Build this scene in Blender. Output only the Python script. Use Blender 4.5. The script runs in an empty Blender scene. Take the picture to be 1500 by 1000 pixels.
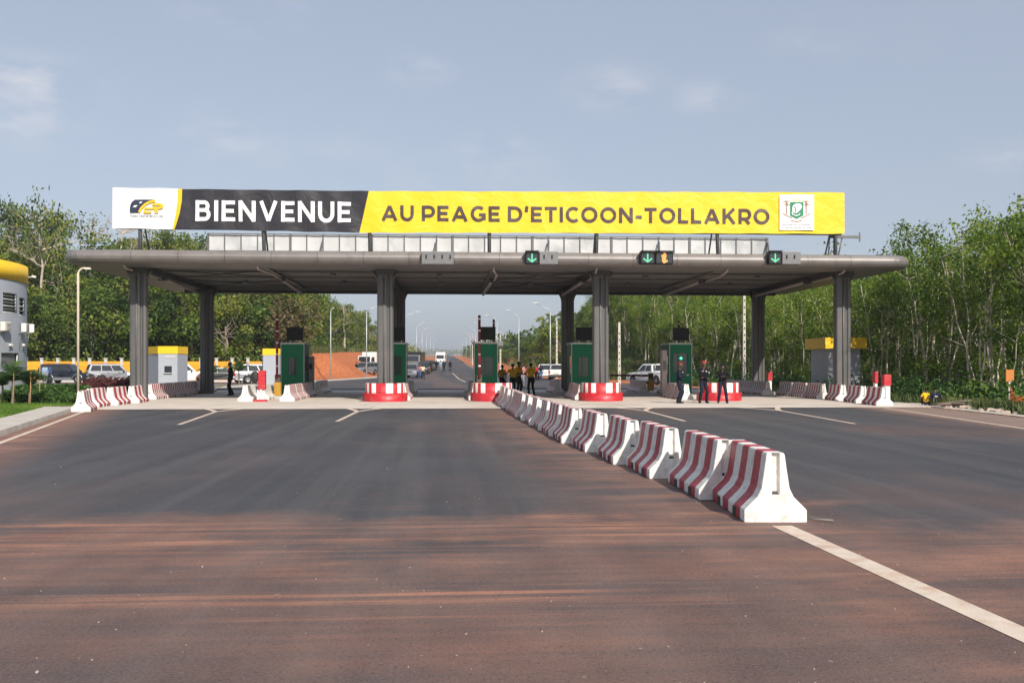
import bpy, bmesh, math, random
import numpy as np
from mathutils import Vector, Matrix

random.seed(7); RNG = np.random.default_rng(7)
scn = bpy.context.scene
COL = scn.collection
PI = math.pi

# ------------------------------------------------------------------ camera, sky, sun, exposure
TH = math.atan(0.065); CC, SS = math.cos(TH), math.sin(TH)
CAMH = 1.7; FPX = 1458.0; HZ = 534.0
cam_d = bpy.data.cameras.new('camera'); cam = bpy.data.objects.new('camera', cam_d); COL.objects.link(cam)
cam_d.lens = 35.0; cam_d.sensor_width = 36.0; cam_d.shift_y = (HZ - 500) / 1500.0
cam_d.clip_start = 0.1; cam_d.clip_end = 9000
cam.location = (0, 0, CAMH); cam.rotation_euler = (PI / 2, 0, -TH)
scn.camera = cam

SUN_EL, SUN_AZ = math.radians(37.0), math.radians(23.0)      # azimuth: to the right of straight behind the camera
sun_dir = Vector((math.sin(SUN_AZ) * math.cos(SUN_EL), -math.cos(SUN_AZ) * math.cos(SUN_EL), math.sin(SUN_EL)))
sd = bpy.data.lights.new('sun', 'SUN'); sun = bpy.data.objects.new('sun', sd); COL.objects.link(sun)
sd.energy = 4.8; sd.angle = math.radians(0.7); sd.color = (1.0, 0.93, 0.83)
sun.rotation_euler = sun_dir.to_track_quat('Z', 'Y').to_euler()

world = bpy.data.worlds.new('World'); scn.world = world; world.use_nodes = True
wn = world.node_tree; wn.nodes.clear(); wl = wn.links
def wnode(t, **kw):
    n = wn.nodes.new(t)
    for k, v in kw.items(): setattr(n, k, v)
    return n
w_out = wnode('ShaderNodeOutputWorld'); w_bg = wnode('ShaderNodeBackground'); w_bg.inputs[1].default_value = 0.118
sky = wnode('ShaderNodeTexSky', sky_type='NISHITA'); sky.sun_disc = False
sky.sun_elevation = SUN_EL; sky.sun_rotation = PI - SUN_AZ
sky.air_density = 1.0; sky.dust_density = 2.2; sky.ozone_density = 1.2; sky.altitude = 100
hs = wnode('ShaderNodeHueSaturation'); hs.inputs['Saturation'].default_value = 0.72; hs.inputs['Value'].default_value = 0.80
wl.new(sky.outputs[0], hs.inputs['Color'])
# thin haze veil of even colour over the sky, then soft clouds
veil = wnode('ShaderNodeMix', data_type='RGBA'); veil.inputs['Factor'].default_value = 0.48
wl.new(hs.outputs[0], veil.inputs[6]); veil.inputs[7].default_value = (3.75, 4.28, 5.35, 1)
tc = wnode('ShaderNodeTexCoord')
def vmath(op, a, b=None):
    n = wnode('ShaderNodeVectorMath', operation=op)
    wl.new(a, n.inputs[0])
    if b is not None:
        if isinstance(b, (tuple, list, Vector)): n.inputs[1].default_value = b
        else: wl.new(b, n.inputs[1])
    return n
def smath(op, a, b=None, c=None):
    n = wnode('ShaderNodeMath', operation=op)
    for i, v in enumerate((a, b, c)):
        if v is None: continue
        if isinstance(v, (int, float)): n.inputs[i].default_value = v
        else: wl.new(v, n.inputs[i])
    return n.outputs[0]
cn = wnode('ShaderNodeTexNoise'); cn.inputs['Scale'].default_value = 16.0; cn.inputs['Detail'].default_value = 7; cn.inputs['Roughness'].default_value = 0.58
mp = wnode('ShaderNodeMapping'); mp.inputs['Scale'].default_value = (1, 1, 2.6)
wl.new(tc.outputs['Generated'], mp.inputs[0]); wl.new(mp.outputs[0], cn.inputs['Vector'])
def dirw(px, py):
    u, v = (px - 750) / FPX, (HZ - py) / FPX
    return Vector((SS + u * CC, CC - u * SS, v)).normalized()
csum = None
for px, py, sz, amp in ((75, 120, 0.040, .42), (15, 108, .034, .34), (610, 104, 0.026, .40), (905, 128, 0.038, .45), (1042, 142, 0.030, .40), (735, 226, 0.034, .30),
                        (1480, 230, .03, .3), (330, 200, .05, .3), (20, 170, .05, .4)):
    d = dirw(px, py)
    df = vmath('SUBTRACT', tc.outputs['Generated'], d)
    sc_ = vmath('MULTIPLY', df.outputs[0], (1, 1, 2.2))
    ln = vmath('LENGTH', sc_.outputs[0])
    g = smath('MULTIPLY', smath('EXPONENT', smath('MULTIPLY', smath('POWER', ln.outputs['Value'], 2.0), -1.0 / sz ** 2)), amp)
    csum = g if csum is None else smath('ADD', csum, g)
big = wnode('ShaderNodeTexNoise'); big.inputs['Scale'].default_value = 3.0; big.inputs['Detail'].default_value = 3
wl.new(mp.outputs[0], big.inputs['Vector'])
broad = smath('MULTIPLY', smath('MAXIMUM', smath('SUBTRACT', big.outputs[0], 0.52), 0.0), 1.2)
cl = smath('MULTIPLY', smath('ADD', csum, broad), smath('MULTIPLY', smath('MAXIMUM', smath('SUBTRACT', cn.outputs[0], 0.40), 0.0), 3.2))
cl = smath('MINIMUM', cl, 0.6)
cmix = wnode('ShaderNodeMix', data_type='RGBA')
wl.new(cl, cmix.inputs['Factor']); wl.new(veil.outputs[2], cmix.inputs[6]); cmix.inputs[7].default_value = (6.1, 5.9, 5.9, 1)
wl.new(cmix.outputs[2], w_bg.inputs[0]); wl.new(w_bg.outputs[0], w_out.inputs[0])

scn.view_settings.view_transform = 'Standard'; scn.view_settings.look = 'None'
scn.view_settings.exposure = 0.28; scn.view_settings.gamma = 1.0; scn.view_settings.use_curve_mapping = False

# ------------------------------------------------------------------ helpers
def gx(px, Y):                                  # world X of something seen at column px of the photograph and standing at Y
    u = (px - 750) / FPX
    return Y * (SS + u * CC) / (CC - u * SS)
def gz(px, py, Y):
    u = (px - 750) / FPX
    D = Y / (CC - u * SS)
    return CAMH + (HZ - py) / FPX * D

def sst(t):
    t = np.clip(t, 0, 1); return t * t * (3 - 2 * t)
def H(x, y):                                    # height of the terrain
    x = np.asarray(x, float); y = np.asarray(y, float)
    road = np.where(y > 112, 0.0118 * (y - 112) * sst((y - 112) / 60), 0.0)
    lb = 3.2 * sst((-10 - x) / 6.5) * sst((y - 124) / 8)
    lb = lb * (1 - 0.75 * sst((y - 185) / 60) * sst((x + 20) / 8))
    hill = 17 * sst(np.minimum(-21 - x, y - 112) / 58)
    rb = 4.0 * sst((x - 15.5) / 10) * sst((y - 112) / 22)
    dry = 11 * sst((x - 24) / 34) * sst((y - 165) / 60)
    ditch = -0.45 * sst((x - 20.6) / 2.2) * sst((90 - y) / 20)
    return road + lb + hill + rb + dry + ditch
def h1(x, y): return float(H(x, y))

class MB:
    """collects faces, builds one mesh object"""
    def __init__(self): self.v = []; self.f = []; self.m = []; self.s = []
    def face(self, pts, m=0, s=False):
        b = len(self.v); self.v += [tuple(p) for p in pts]; self.f.append(tuple(range(b, b + len(pts)))); self.m.append(m); self.s.append(s)
    def add(self, verts, faces, m=0, s=False, M=None):
        b = len(self.v)
        self.v += [tuple(M @ Vector(p)) if M is not None else tuple(p) for p in verts]
        for f in faces: self.f.append(tuple(b + i for i in f)); self.m.append(m); self.s.append(s)
    def box(self, c, d, m=0, M=None, taper=(1, 1)):
        x, y, z = c; a, b, h = d[0] / 2, d[1] / 2, d[2] / 2; tx, ty = taper
        vs = [(x - a, y - b, z - h), (x + a, y - b, z - h), (x + a, y + b, z - h), (x - a, y + b, z - h),
              (x - a * tx, y - b * ty, z + h), (x + a * tx, y - b * ty, z + h), (x + a * tx, y + b * ty, z + h), (x - a * tx, y + b * ty, z + h)]
        self.add(vs, [(3, 2, 1, 0), (4, 5, 6, 7), (0, 1, 5, 4), (1, 2, 6, 5), (2, 3, 7, 6), (3, 0, 4, 7)], m, False, M)
    def tube(self, pts, r, n=8, m=0, caps=True, M=None):
        pts = [Vector(p) for p in pts]
        rs = r if isinstance(r, (list, tuple)) else [r] * len(pts)
        b = len(self.v); ref = None
        for i, p in enumerate(pts):
            t = (pts[min(i + 1, len(pts) - 1)] - pts[max(i - 1, 0)])
            t = t.normalized() if t.length > 1e-9 else Vector((0, 0, 1))
            if ref is None: ref = Vector((1, 0, 0)) if abs(t.x) < 0.8 else Vector((0, 1, 0))
            a = (ref - t * ref.dot(t)).normalized(); ref = a; c = t.cross(a)
            for k in range(n):
                q = p + (a * math.cos(2 * PI * k / n) + c * math.sin(2 * PI * k / n)) * rs[i]
                self.v.append(tuple(M @ q) if M is not None else tuple(q))
        for i in range(len(pts) - 1):
            for k in range(n):
                self.f.append((b + i * n + k, b + i * n + (k + 1) % n, b + (i + 1) * n + (k + 1) % n, b + (i + 1) * n + k)); self.m.append(m); self.s.append(True)
        if caps:
            self.f.append(tuple(b + k for k in reversed(range(n)))); self.m.append(m); self.s.append(False)
            e = b + (len(pts) - 1) * n
            self.f.append(tuple(e + k for k in range(n))); self.m.append(m); self.s.append(False)
    def lathe(self, prof, n=20, m=0, M=None, axis='z', smooth=True):
        b = len(self.v)
        for (r, h) in prof:
            for k in range(n):
                a = 2 * PI * k / n
                p = (r * math.cos(a), r * math.sin(a), h) if axis == 'z' else (r * math.cos(a), h, r * math.sin(a))
                self.v.append(tuple(M @ Vector(p)) if M is not None else p)
        for i in range(len(prof) - 1):
            for k in range(n):
                q = (b + i * n + k, b + i * n + (k + 1) % n, b + (i + 1) * n + (k + 1) % n, b + (i + 1) * n + k)
                self.f.append(q if axis == 'z' else q[::-1]); self.m.append(m); self.s.append(smooth)
    def prism(self, poly, y0, y1, m=0, M=None):      # polygon in XZ extruded along Y (poly counter-clockwise seen from -Y)
        n = len(poly)
        vs = [(x, y0, z) for x, z in poly] + [(x, y1, z) for x, z in poly]
        fs = [tuple(range(n)), tuple(range(2 * n - 1, n - 1, -1))] + [(i, n + i, n + (i + 1) % n, (i + 1) % n)[::1] for i in range(n)]
        self.add(vs, fs, m, False, M)
    def build(self, name, mats, parent=None, fix=False, bevel=0.0):
        me = bpy.data.meshes.new(name)
        me.from_pydata(self.v, [], self.f)
        me.polygons.foreach_set('material_index', np.array(self.m, dtype=np.int32))
        me.polygons.foreach_set('use_smooth', np.array(self.s, dtype=bool))
        for mt in (mats if isinstance(mats, (list, tuple)) else [mats]): me.materials.append(mt)
        if fix:
            bm = bmesh.new(); bm.from_mesh(me); bmesh.ops.remove_doubles(bm, verts=bm.verts, dist=1e-5)
            bmesh.ops.recalc_face_normals(bm, faces=bm.faces); bm.to_mesh(me); bm.free()
        me.update()
        o = bpy.data.objects.new(name, me); COL.objects.link(o)
        if parent is not None: o.parent = parent
        if bevel > 0:
            bv = o.modifiers.new('bevel', 'BEVEL'); bv.width = bevel; bv.segments = 2; bv.limit_method = 'ANGLE'; bv.angle_limit = math.radians(35)
        return o

def tag(o, label=None, cat=None, group=None, kind=None):
    if label: o['label'] = label
    if cat: o['category'] = cat
    if group: o['group'] = group
    if kind: o['kind'] = kind
    return o
def thing(name, label, cat, loc=(0, 0, 0), rz=0.0, group=None):
    o = bpy.data.objects.new(name, None); COL.objects.link(o)
    o.empty_display_size = 0.2
    o.location = loc; o.rotation_euler = (0, 0, rz)
    return tag(o, label, cat, group)
KIDS = {}
def copy_tree(o, parent=None, loc=None, rz=None, label=None, group=None):
    c = o.copy(); COL.objects.link(c)
    if parent is not None: c.parent = parent
    key = o.name
    if key not in KIDS: KIDS[key] = list(o.children)
    for ch in KIDS[key]: copy_tree(ch, c)
    if loc is not None: c.location = loc
    if rz is not None: c.rotation_euler = (0, 0, rz)
    if label: c['label'] = label
    if group: c['group'] = group
    return c

# ------------------------------------------------------------------ materials
def new_mat(name):
    m = bpy.data.materials.new(name); m.use_nodes = True
    nt = m.node_tree; bs = nt.nodes['Principled BSDF']
    return m, nt, bs
def _n(nt, t, **kw):
    n = nt.nodes.new(t)
    for k, v in kw.items(): setattr(n, k, v)
    return n
def mat(name, col, rough=0.6, metal=0.0, var=0.12, scale=6.0, bump=0.0, bscale=60.0, dirt=None, dirt_amt=0.0, dirt_scale=2.0, spec=None, objrand=0.0):
    m, nt, bs = new_mat(name); L = nt.links
    bs.inputs['Roughness'].default_value = rough; bs.inputs['Metallic'].default_value = metal
    if spec is not None: bs.inputs['Specular IOR Level'].default_value = spec
    geo = _n(nt, 'ShaderNodeNewGeometry')
    no = _n(nt, 'ShaderNodeTexNoise'); no.inputs['Scale'].default_value = scale; no.inputs['Detail'].default_value = 5
    L.new(geo.outputs['Position'], no.inputs['Vector'])
    mr = _n(nt, 'ShaderNodeMapRange'); mr.inputs['From Min'].default_value = 0.25; mr.inputs['From Max'].default_value = 0.75
    mr.inputs['To Min'].default_value = 1 - var; mr.inputs['To Max'].default_value = 1 + var
    L.new(no.outputs[0], mr.inputs['Value'])
    mul = _n(nt, 'ShaderNodeVectorMath', operation='SCALE'); mul.inputs[0].default_value = col[:3]
    sc = mr.outputs[0]
    if objrand > 0:
        oi = _n(nt, 'ShaderNodeObjectInfo'); r2 = _n(nt, 'ShaderNodeMapRange')
        r2.inputs['To Min'].default_value = 1 - objrand; r2.inputs['To Max'].default_value = 1 + objrand
        L.new(oi.outputs['Random'], r2.inputs['Value'])
        mm = _n(nt, 'ShaderNodeMath', operation='MULTIPLY'); L.new(sc, mm.inputs[0]); L.new(r2.outputs[0], mm.inputs[1]); sc = mm.outputs[0]
    L.new(sc, mul.inputs['Scale'])
    out = mul.outputs[0]
    if dirt is not None:
        dn = _n(nt, 'ShaderNodeTexNoise'); dn.inputs['Scale'].default_value = dirt_scale; dn.inputs['Detail'].default_value = 8; dn.inputs['Roughness'].default_value = 0.65
        L.new(geo.outputs['Position'], dn.inputs['Vector'])
        dr = _n(nt, 'ShaderNodeMapRange'); dr.inputs['From Min'].default_value = 0.48; dr.inputs['From Max'].default_value = 0.72; dr.inputs['To Max'].default_value = dirt_amt
        L.new(dn.outputs[0], dr.inputs['Value'])
        mx = _n(nt, 'ShaderNodeMix', data_type='RGBA'); L.new(dr.outputs[0], mx.inputs['Factor']); L.new(out, mx.inputs[6]); mx.inputs[7].default_value = (*dirt, 1)
        out = mx.outputs[2]
    L.new(out, bs.inputs['Base Color'])
    if bump > 0:
        bn = _n(nt, 'ShaderNodeTexNoise'); bn.inputs['Scale'].default_value = bscale; bn.inputs['Detail'].default_value = 4
        L.new(geo.outputs['Position'], bn.inputs['Vector'])
        bp = _n(nt, 'ShaderNodeBump'); bp.inputs['Strength'].default_value = bump; bp.inputs['Distance'].default_value = 0.02
        L.new(bn.outputs[0], bp.inputs['Height']); L.new(bp.outputs[0], bs.inputs['Normal'])
    return m
def emis(name, col, strength):
    m, nt, bs = new_mat(name)
    bs.inputs['Base Color'].default_value = (*[c * 0.3 for c in col], 1); bs.inputs['Emission Color'].default_value = (*col, 1); bs.inputs['Emission Strength'].default_value = strength
    return m
def leaf_mat(name, ca, cb, cc, trans=0.35, objrand=0.25):
    m, nt, bs = new_mat(name); L = nt.links
    at = _n(nt, 'ShaderNodeAttribute', attribute_name='leafvar')
    oi = _n(nt, 'ShaderNodeObjectInfo')
    ad = _n(nt, 'ShaderNodeMath', operation='MULTIPLY_ADD'); L.new(oi.outputs['Random'], ad.inputs[0]); ad.inputs[1].default_value = objrand * 2
    sb = _n(nt, 'ShaderNodeMath', operation='SUBTRACT'); L.new(at.outputs['Fac'], sb.inputs[0]); sb.inputs[1].default_value = objrand
    L.new(sb.outputs[0], ad.inputs[2])
    cr = _n(nt, 'ShaderNodeValToRGB'); e = cr.color_ramp.elements
    e[0].position = 0.05; e[0].color = (*ca, 1); e[1].position = 0.95; e[1].color = (*cc, 1)
    x = e.new(0.5); x.color = (*cb, 1)
    L.new(ad.outputs[0], cr.inputs[0])
    L.new(cr.outputs[0], bs.inputs['Base Color']); bs.inputs['Roughness'].default_value = 0.55; bs.inputs['Specular IOR Level'].default_value = 0.3
    tr = _n(nt, 'ShaderNodeBsdfTranslucent'); L.new(cr.outputs[0], tr.inputs['Color'])
    mx = _n(nt, 'ShaderNodeMixShader'); mx.inputs[0].default_value = trans
    L.new(bs.outputs[0], mx.inputs[1]); L.new(tr.outputs[0], mx.inputs[2])
    L.new(mx.outputs[0], nt.nodes['Material Output'].inputs['Surface'])
    return m
def glass_mat(name, tint=(0.03, 0.035, 0.04)):
    m, nt, bs = new_mat(name)
    bs.inputs['Base Color'].default_value = (*tint, 1); bs.inputs['Roughness'].default_value = 0.06; bs.inputs['Specular IOR Level'].default_value = 0.6
    return m

M = {}
M['white'] = mat('barrier_white', (0.72, 0.71, 0.68), 0.55, var=.05, scale=5, dirt=(.36, .27, .21), dirt_amt=.55, dirt_scale=9.0, bump=.25, bscale=45)
M['red'] = mat('barrier_red', (0.35, 0.008, 0.034), 0.5, var=.16, scale=7, dirt=(.46, .24, .22), dirt_amt=.38, dirt_scale=17.0, bump=.25, bscale=45)
M['redbright'] = mat('island_red', (0.43, 0.014, 0.024), 0.45, var=.1, scale=5, dirt=(.45, .2, .16), dirt_amt=.3, dirt_scale=6)
M['hole'] = mat('dark_recess', (0.05, 0.045, 0.04), 0.9)
M['steel'] = mat('galvanised_steel', (0.42, 0.42, 0.42), 0.4, 0.7, var=.15, scale=12)
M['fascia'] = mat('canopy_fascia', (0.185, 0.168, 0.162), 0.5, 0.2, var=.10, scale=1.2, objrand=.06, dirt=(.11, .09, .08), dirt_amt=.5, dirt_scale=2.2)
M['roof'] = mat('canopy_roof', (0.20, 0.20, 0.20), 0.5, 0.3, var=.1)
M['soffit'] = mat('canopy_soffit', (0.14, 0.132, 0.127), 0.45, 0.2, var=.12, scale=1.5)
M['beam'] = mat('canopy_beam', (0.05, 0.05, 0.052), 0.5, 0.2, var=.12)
M['column'] = mat('column_cladding', (0.105, 0.105, 0.105), 0.5, 0.2, var=.07, scale=2.0, dirt=(.22, .17, .14), dirt_amt=.25, dirt_scale=1.5)
M['pipe'] = mat('drain_pipe', (0.40, 0.34, 0.32), 0.5, var=.1)
M['frame'] = mat('sign_frame_steel', (0.13, 0.13, 0.13), 0.5, 0.3, var=.15)
M['green'] = mat('booth_green', (0.004, 0.145, 0.066), 0.5, 0.0, var=.08, scale=3, dirt=(.02, .12, .06), dirt_amt=.2, spec=.25)
M['boothframe'] = mat('booth_trim', (0.50, 0.52, 0.50), 0.45, var=.08)
M['display'] = mat('black_display', (0.010, 0.010, 0.011), 0.45, spec=.2)
M['greybox'] = mat('grey_housing', (0.16, 0.16, 0.165), 0.5, 0.2, var=.12)
M['glass'] = glass_mat('dark_glass')
M['booth_glass'] = glass_mat('booth_glass', (0.05, 0.07, 0.065))
M['boomred'] = mat('boom_red', (0.20, 0.012, 0.02), 0.4, var=.08)
M['boomyellow'] = mat('boom_cabinet', (0.45, 0.24, 0.02), 0.5, var=.15, dirt=(.1, .07, .04), dirt_amt=.5, dirt_scale=6)
M['boomdark'] = mat('boom_motor', (0.08, 0.06, 0.04), 0.6)
M['black'] = mat('black_rubber', (0.015, 0.015, 0.016), 0.7)
M['concrete_wall'] = mat('cast_concrete', (0.42, 0.40, 0.37), 0.8, var=.12, scale=2, bump=.3, bscale=25)
M['wallgrey'] = mat('painted_wall_grey', (0.36, 0.385, 0.43), 0.75, var=.05, scale=1.5, dirt=(.30, .29, .28), dirt_amt=.18, dirt_scale=1.0, bump=.1, bscale=40)
M['yellow'] = mat('painted_yellow', (0.80, 0.50, 0.012), 0.55, var=.04, scale=2)
M['orange'] = mat('fence_orange', (0.74, 0.33, 0.015), 0.6, var=.08, scale=2, objrand=.06)
M['pillar'] = mat('fence_pillar', (0.50, 0.47, 0.44), 0.7, var=.1)
M['ac'] = mat('ac_white', (0.66, 0.63, 0.58), 0.5, var=.06)
M['polewhite'] = mat('pole_concrete', (0.52, 0.47, 0.42), 0.8, var=.12, scale=3)
M['lamppole'] = mat('lamp_pole_cream', (0.56, 0.49, 0.38), 0.5, var=.08)
M['polegrey'] = mat('lamp_pole_grey', (0.48, 0.50, 0.52), 0.45, .3, var=.06)
M['bark'] = mat('rubber_bark', (0.46, 0.41, 0.33), 0.85, var=.34, scale=2.5, dirt=(.12, .12, .06), dirt_amt=.75, dirt_scale=1.7, objrand=.25)
M['darkbark'] = mat('forest_bark', (0.18, 0.15, 0.115), 0.9, var=.3, scale=3, objrand=.25)
M['deadbark'] = mat('bare_bark', (0.40, 0.33, 0.26), 0.85, var=.22, scale=2.5, objrand=.12)
M['rubleaf'] = leaf_mat('rubber_leaves', (.045, .095, .012), (.135, .225, .024), (.29, .34, .045), .45, .15)
M['jungleaf'] = leaf_mat('forest_leaves', (.028, .062, .012), (.105, .165, .02), (.27, .28, .045), .36, .22)
M['dryleaf'] = leaf_mat('dry_leaves', (.10, .075, .035), (.15, .12, .05), (.12, .14, .04), .3, .1)
M['hedgeleaf'] = leaf_mat('hedge_leaves', (.02, .06, .014), (.05, .12, .022), (.11, .19, .04), .3, 0)
M['palmleaf'] = leaf_mat('palm_leaves', (.02, .05, .012), (.04, .09, .02), (.09, .14, .03), .3, .1)
M['purpleleaf'] = leaf_mat('purple_leaves', (.06, .015, .02), (.12, .03, .035), (.18, .07, .05), .25, 0)
M['grassblade'] = leaf_mat('grass_blades', (.07, .14, .018), (.12, .22, .026), (.19, .26, .045), .35, 0)
M['drygrass'] = leaf_mat('dry_grass', (.05, .085, .022), (.09, .12, .035), (.17, .16, .06), .3, 0)
M['tyre'] = mat('tyre', (0.02, 0.02, 0.02), 0.8); M['rim'] = mat('alloy_rim', (0.42, 0.42, 0.43), 0.35, .7)
M['carglass'] = glass_mat('car_glass', (0.025, 0.03, 0.035))
M['lampglass'] = mat('headlamp', (0.6, 0.6, 0.6), 0.15, .2, var=.02); M['taillamp'] = mat('taillamp', (0.30, 0.012, 0.015), 0.25)
M['plate'] = mat('number_plate', (0.55, 0.50, 0.36), 0.5)
M['trim'] = mat('car_trim', (0.05, 0.05, 0.05), 0.6)
def paint(name, c, metal=.25):
    m = mat(name, c, 0.28, metal, var=.03, scale=3); m.node_tree.nodes['Principled BSDF'].inputs['Coat Weight'].default_value = .5
    return m
M['p_white'] = paint('white_car_paint', (.70, .70, .69), 0); M['p_silver'] = paint('silver_car_paint', (.27, .28, .30), .5)
M['p_navy'] = paint('navy_car_paint', (.012, .016, .028), .2); M['p_grey'] = paint('grey_car_paint', (.20, .21, .22), .4); M['p_dark'] = paint('dark_car_paint', (.03, .032, .034), .3)
M['skin'] = mat('dark_skin', (0.075, 0.038, 0.024), 0.5, var=.1)
for k, c in dict(c_navy=(.014, .017, .032), c_black=(.010, .010, .012), c_yellow=(.50, .30, .012), c_white=(.62, .60, .56), c_grey=(.2, .2, .21), c_red=(.40, .03, .04),
                 c_pink=(.5, .2, .22), c_blue=(.05, .09, .2), c_ygold=(.72, .42, .02), c_beret=(.22, .022, .025), c_shoe=(.012, .011, .011), c_cream=(.62, .55, .40), hair=(.008, .007, .007), c_badge=(.6, .6, .6),
                 c_lblue=(.28, .38, .5)).items():
    M[k] = mat('cloth_' + k[2:] if k != 'hair' else 'black_hair', c, 0.9, var=.25, scale=14, spec=.12)
# ================================================================== GROUND, ROAD, SLAB, MARKINGS
def axis(segs):
    out = []
    for a, b, st in segs: out += list(np.arange(a, b, st))
    out.append(segs[-1][1]); return np.array(out)
def grid_obj(name, xs, ys, zf, m, attr=None, kind='structure'):
    X, Y = np.meshgrid(xs, ys); Z = zf(X, Y)
    n, k = len(ys), len(xs)
    v = np.stack([X, Y, Z], -1).reshape(-1, 3)
    i = np.arange(n * k).reshape(n, k)
    f = np.stack([i[:-1, :-1], i[:-1, 1:], i[1:, 1:], i[1:, :-1]], -1).reshape(-1, 4)
    me = bpy.data.meshes.new(name); me.from_pydata(v.tolist(), [], f.tolist())
    me.polygons.foreach_set('use_smooth', np.ones(len(f), bool)); me.materials.append(m)
    if attr is not None:
        a = me.attributes.new('veg', 'FLOAT', 'POINT'); a.data.foreach_set('value', attr(X, Y).reshape(-1).astype(np.float32))
    o = bpy.data.objects.new(name, me); COL.objects.link(o); o['kind'] = kind; return o

def ground_material():
    m, nt, bs = new_mat('laterite_and_grass'); L = nt.links
    geo = _n(nt, 'ShaderNodeNewGeometry'); at = _n(nt, 'ShaderNodeAttribute', attribute_name='veg')
    n1 = _n(nt, 'ShaderNodeTexNoise'); n1.inputs['Scale'].default_value = .35; n1.inputs['Detail'].default_value = 9; n1.inputs['Roughness'].default_value = .68
    L.new(geo.outputs['Position'], n1.inputs['Vector'])
    ad = _n(nt, 'ShaderNodeMath', operation='MULTIPLY_ADD'); L.new(n1.outputs[0], ad.inputs[0]); ad.inputs[1].default_value = 1.1
    s0 = _n(nt, 'ShaderNodeMath', operation='SUBTRACT'); L.new(at.outputs['Fac'], s0.inputs[0]); s0.inputs[1].default_value = .55
    L.new(s0.outputs[0], ad.inputs[2])
    cr = _n(nt, 'ShaderNodeValToRGB'); e = cr.color_ramp.elements
    e[0].position = .30; e[0].color = (.40, .135, .058, 1); e[1].position = .85; e[1].color = (.05, .085, .018, 1)
    x = e.new(.48); x.color = (.36, .14, .065, 1); x = e.new(.60); x.color = (.17, .13, .05, 1)
    L.new(ad.outputs[0], cr.inputs[0])
    n2 = _n(nt, 'ShaderNodeTexNoise'); n2.inputs['Scale'].default_value = 2.5; n2.inputs['Detail'].default_value = 8; L.new(geo.outputs['Position'], n2.inputs['Vector'])
    mr = _n(nt, 'ShaderNodeMapRange'); mr.inputs['From Min'].default_value = .3; mr.inputs['From Max'].default_value = .7; mr.inputs['To Min'].default_value = .75; mr.inputs['To Max'].default_value = 1.2
    L.new(n2.outputs[0], mr.inputs['Value'])
    sc = _n(nt, 'ShaderNodeVectorMath', operation='SCALE'); L.new(cr.outputs[0], sc.inputs[0]); L.new(mr.outputs[0], sc.inputs['Scale'])
    L.new(sc.outputs[0], bs.inputs['Base Color']); bs.inputs['Roughness'].default_value = .95; bs.inputs['Specular IOR Level'].default_value = .1
    bp = _n(nt, 'ShaderNodeBump'); bp.inputs['Strength'].default_value = .6; bp.inputs['Distance'].default_value = .12; L.new(n2.outputs[0], bp.inputs['Height']); L.new(bp.outputs[0], bs.inputs['Normal'])
    return m
M['ground'] = ground_material()
def vegmask(X, Y):
    v = np.full(X.shape, .62)
    v = np.where((X < -16) & (Y < 104), .95, v)                       # lawns on the left
    v = np.where((X > 20.5) & (Y < 130), .92, v)                      # plantation floor
    v = np.where((X > 19.0) & (X <= 20.5) & (Y < 60), .35, v)
    v = np.where((np.abs(X) < 22) & (Y > 62) & (Y < 420), .12, v)     # bare laterite beside the road
    v = np.where((X < -10) & (X > -23) & (Y > 100) & (Y < 330), .05, v)
    v = np.where((X > 13) & (X < 20) & (Y > 100) & (Y < 420), .22, v)
    v = np.where((X >= 20) & (Y > 112), .70, v)
    v = np.where((X < -23) & (Y >= 104), .85, v)
    v = np.where((Y > 420) & (np.abs(X) < 30), .35, v)
    v = np.where((Y > 105) & (X > -30) & (X < -19) & (Y < 122), .25, v)
    return v
xs = axis([(-4000, -500, 500), (-500, -120, 40), (-120, -60, 6), (-60, 60, 1.5), (60, 120, 6), (120, 500, 40), (500, 4000, 500)])
ys = axis([(-60, 0, 10), (0, 230, 1.8), (230, 420, 6), (420, 1200, 30), (1200, 6000, 400)])
_Hraw = H
def H(x, y):                                                         # far away the hills die out and the rise levels off
    x = np.asarray(x, float); y = np.asarray(y, float)
    full = _Hraw(x, y); road = np.where(y > 112, 0.0118 * (np.minimum(y, 1500) - 112) * sst((y - 112) / 60), 0.0)
    r0 = np.where(y > 112, 0.0118 * (y - 112) * sst((y - 112) / 60), 0.0)
    return road + (full - r0) * (1 - sst((y - 260) / 260))
grid_obj('ground', xs, ys, lambda X, Y: H(X, Y) - 0.05, M['ground'], vegmask)

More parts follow.
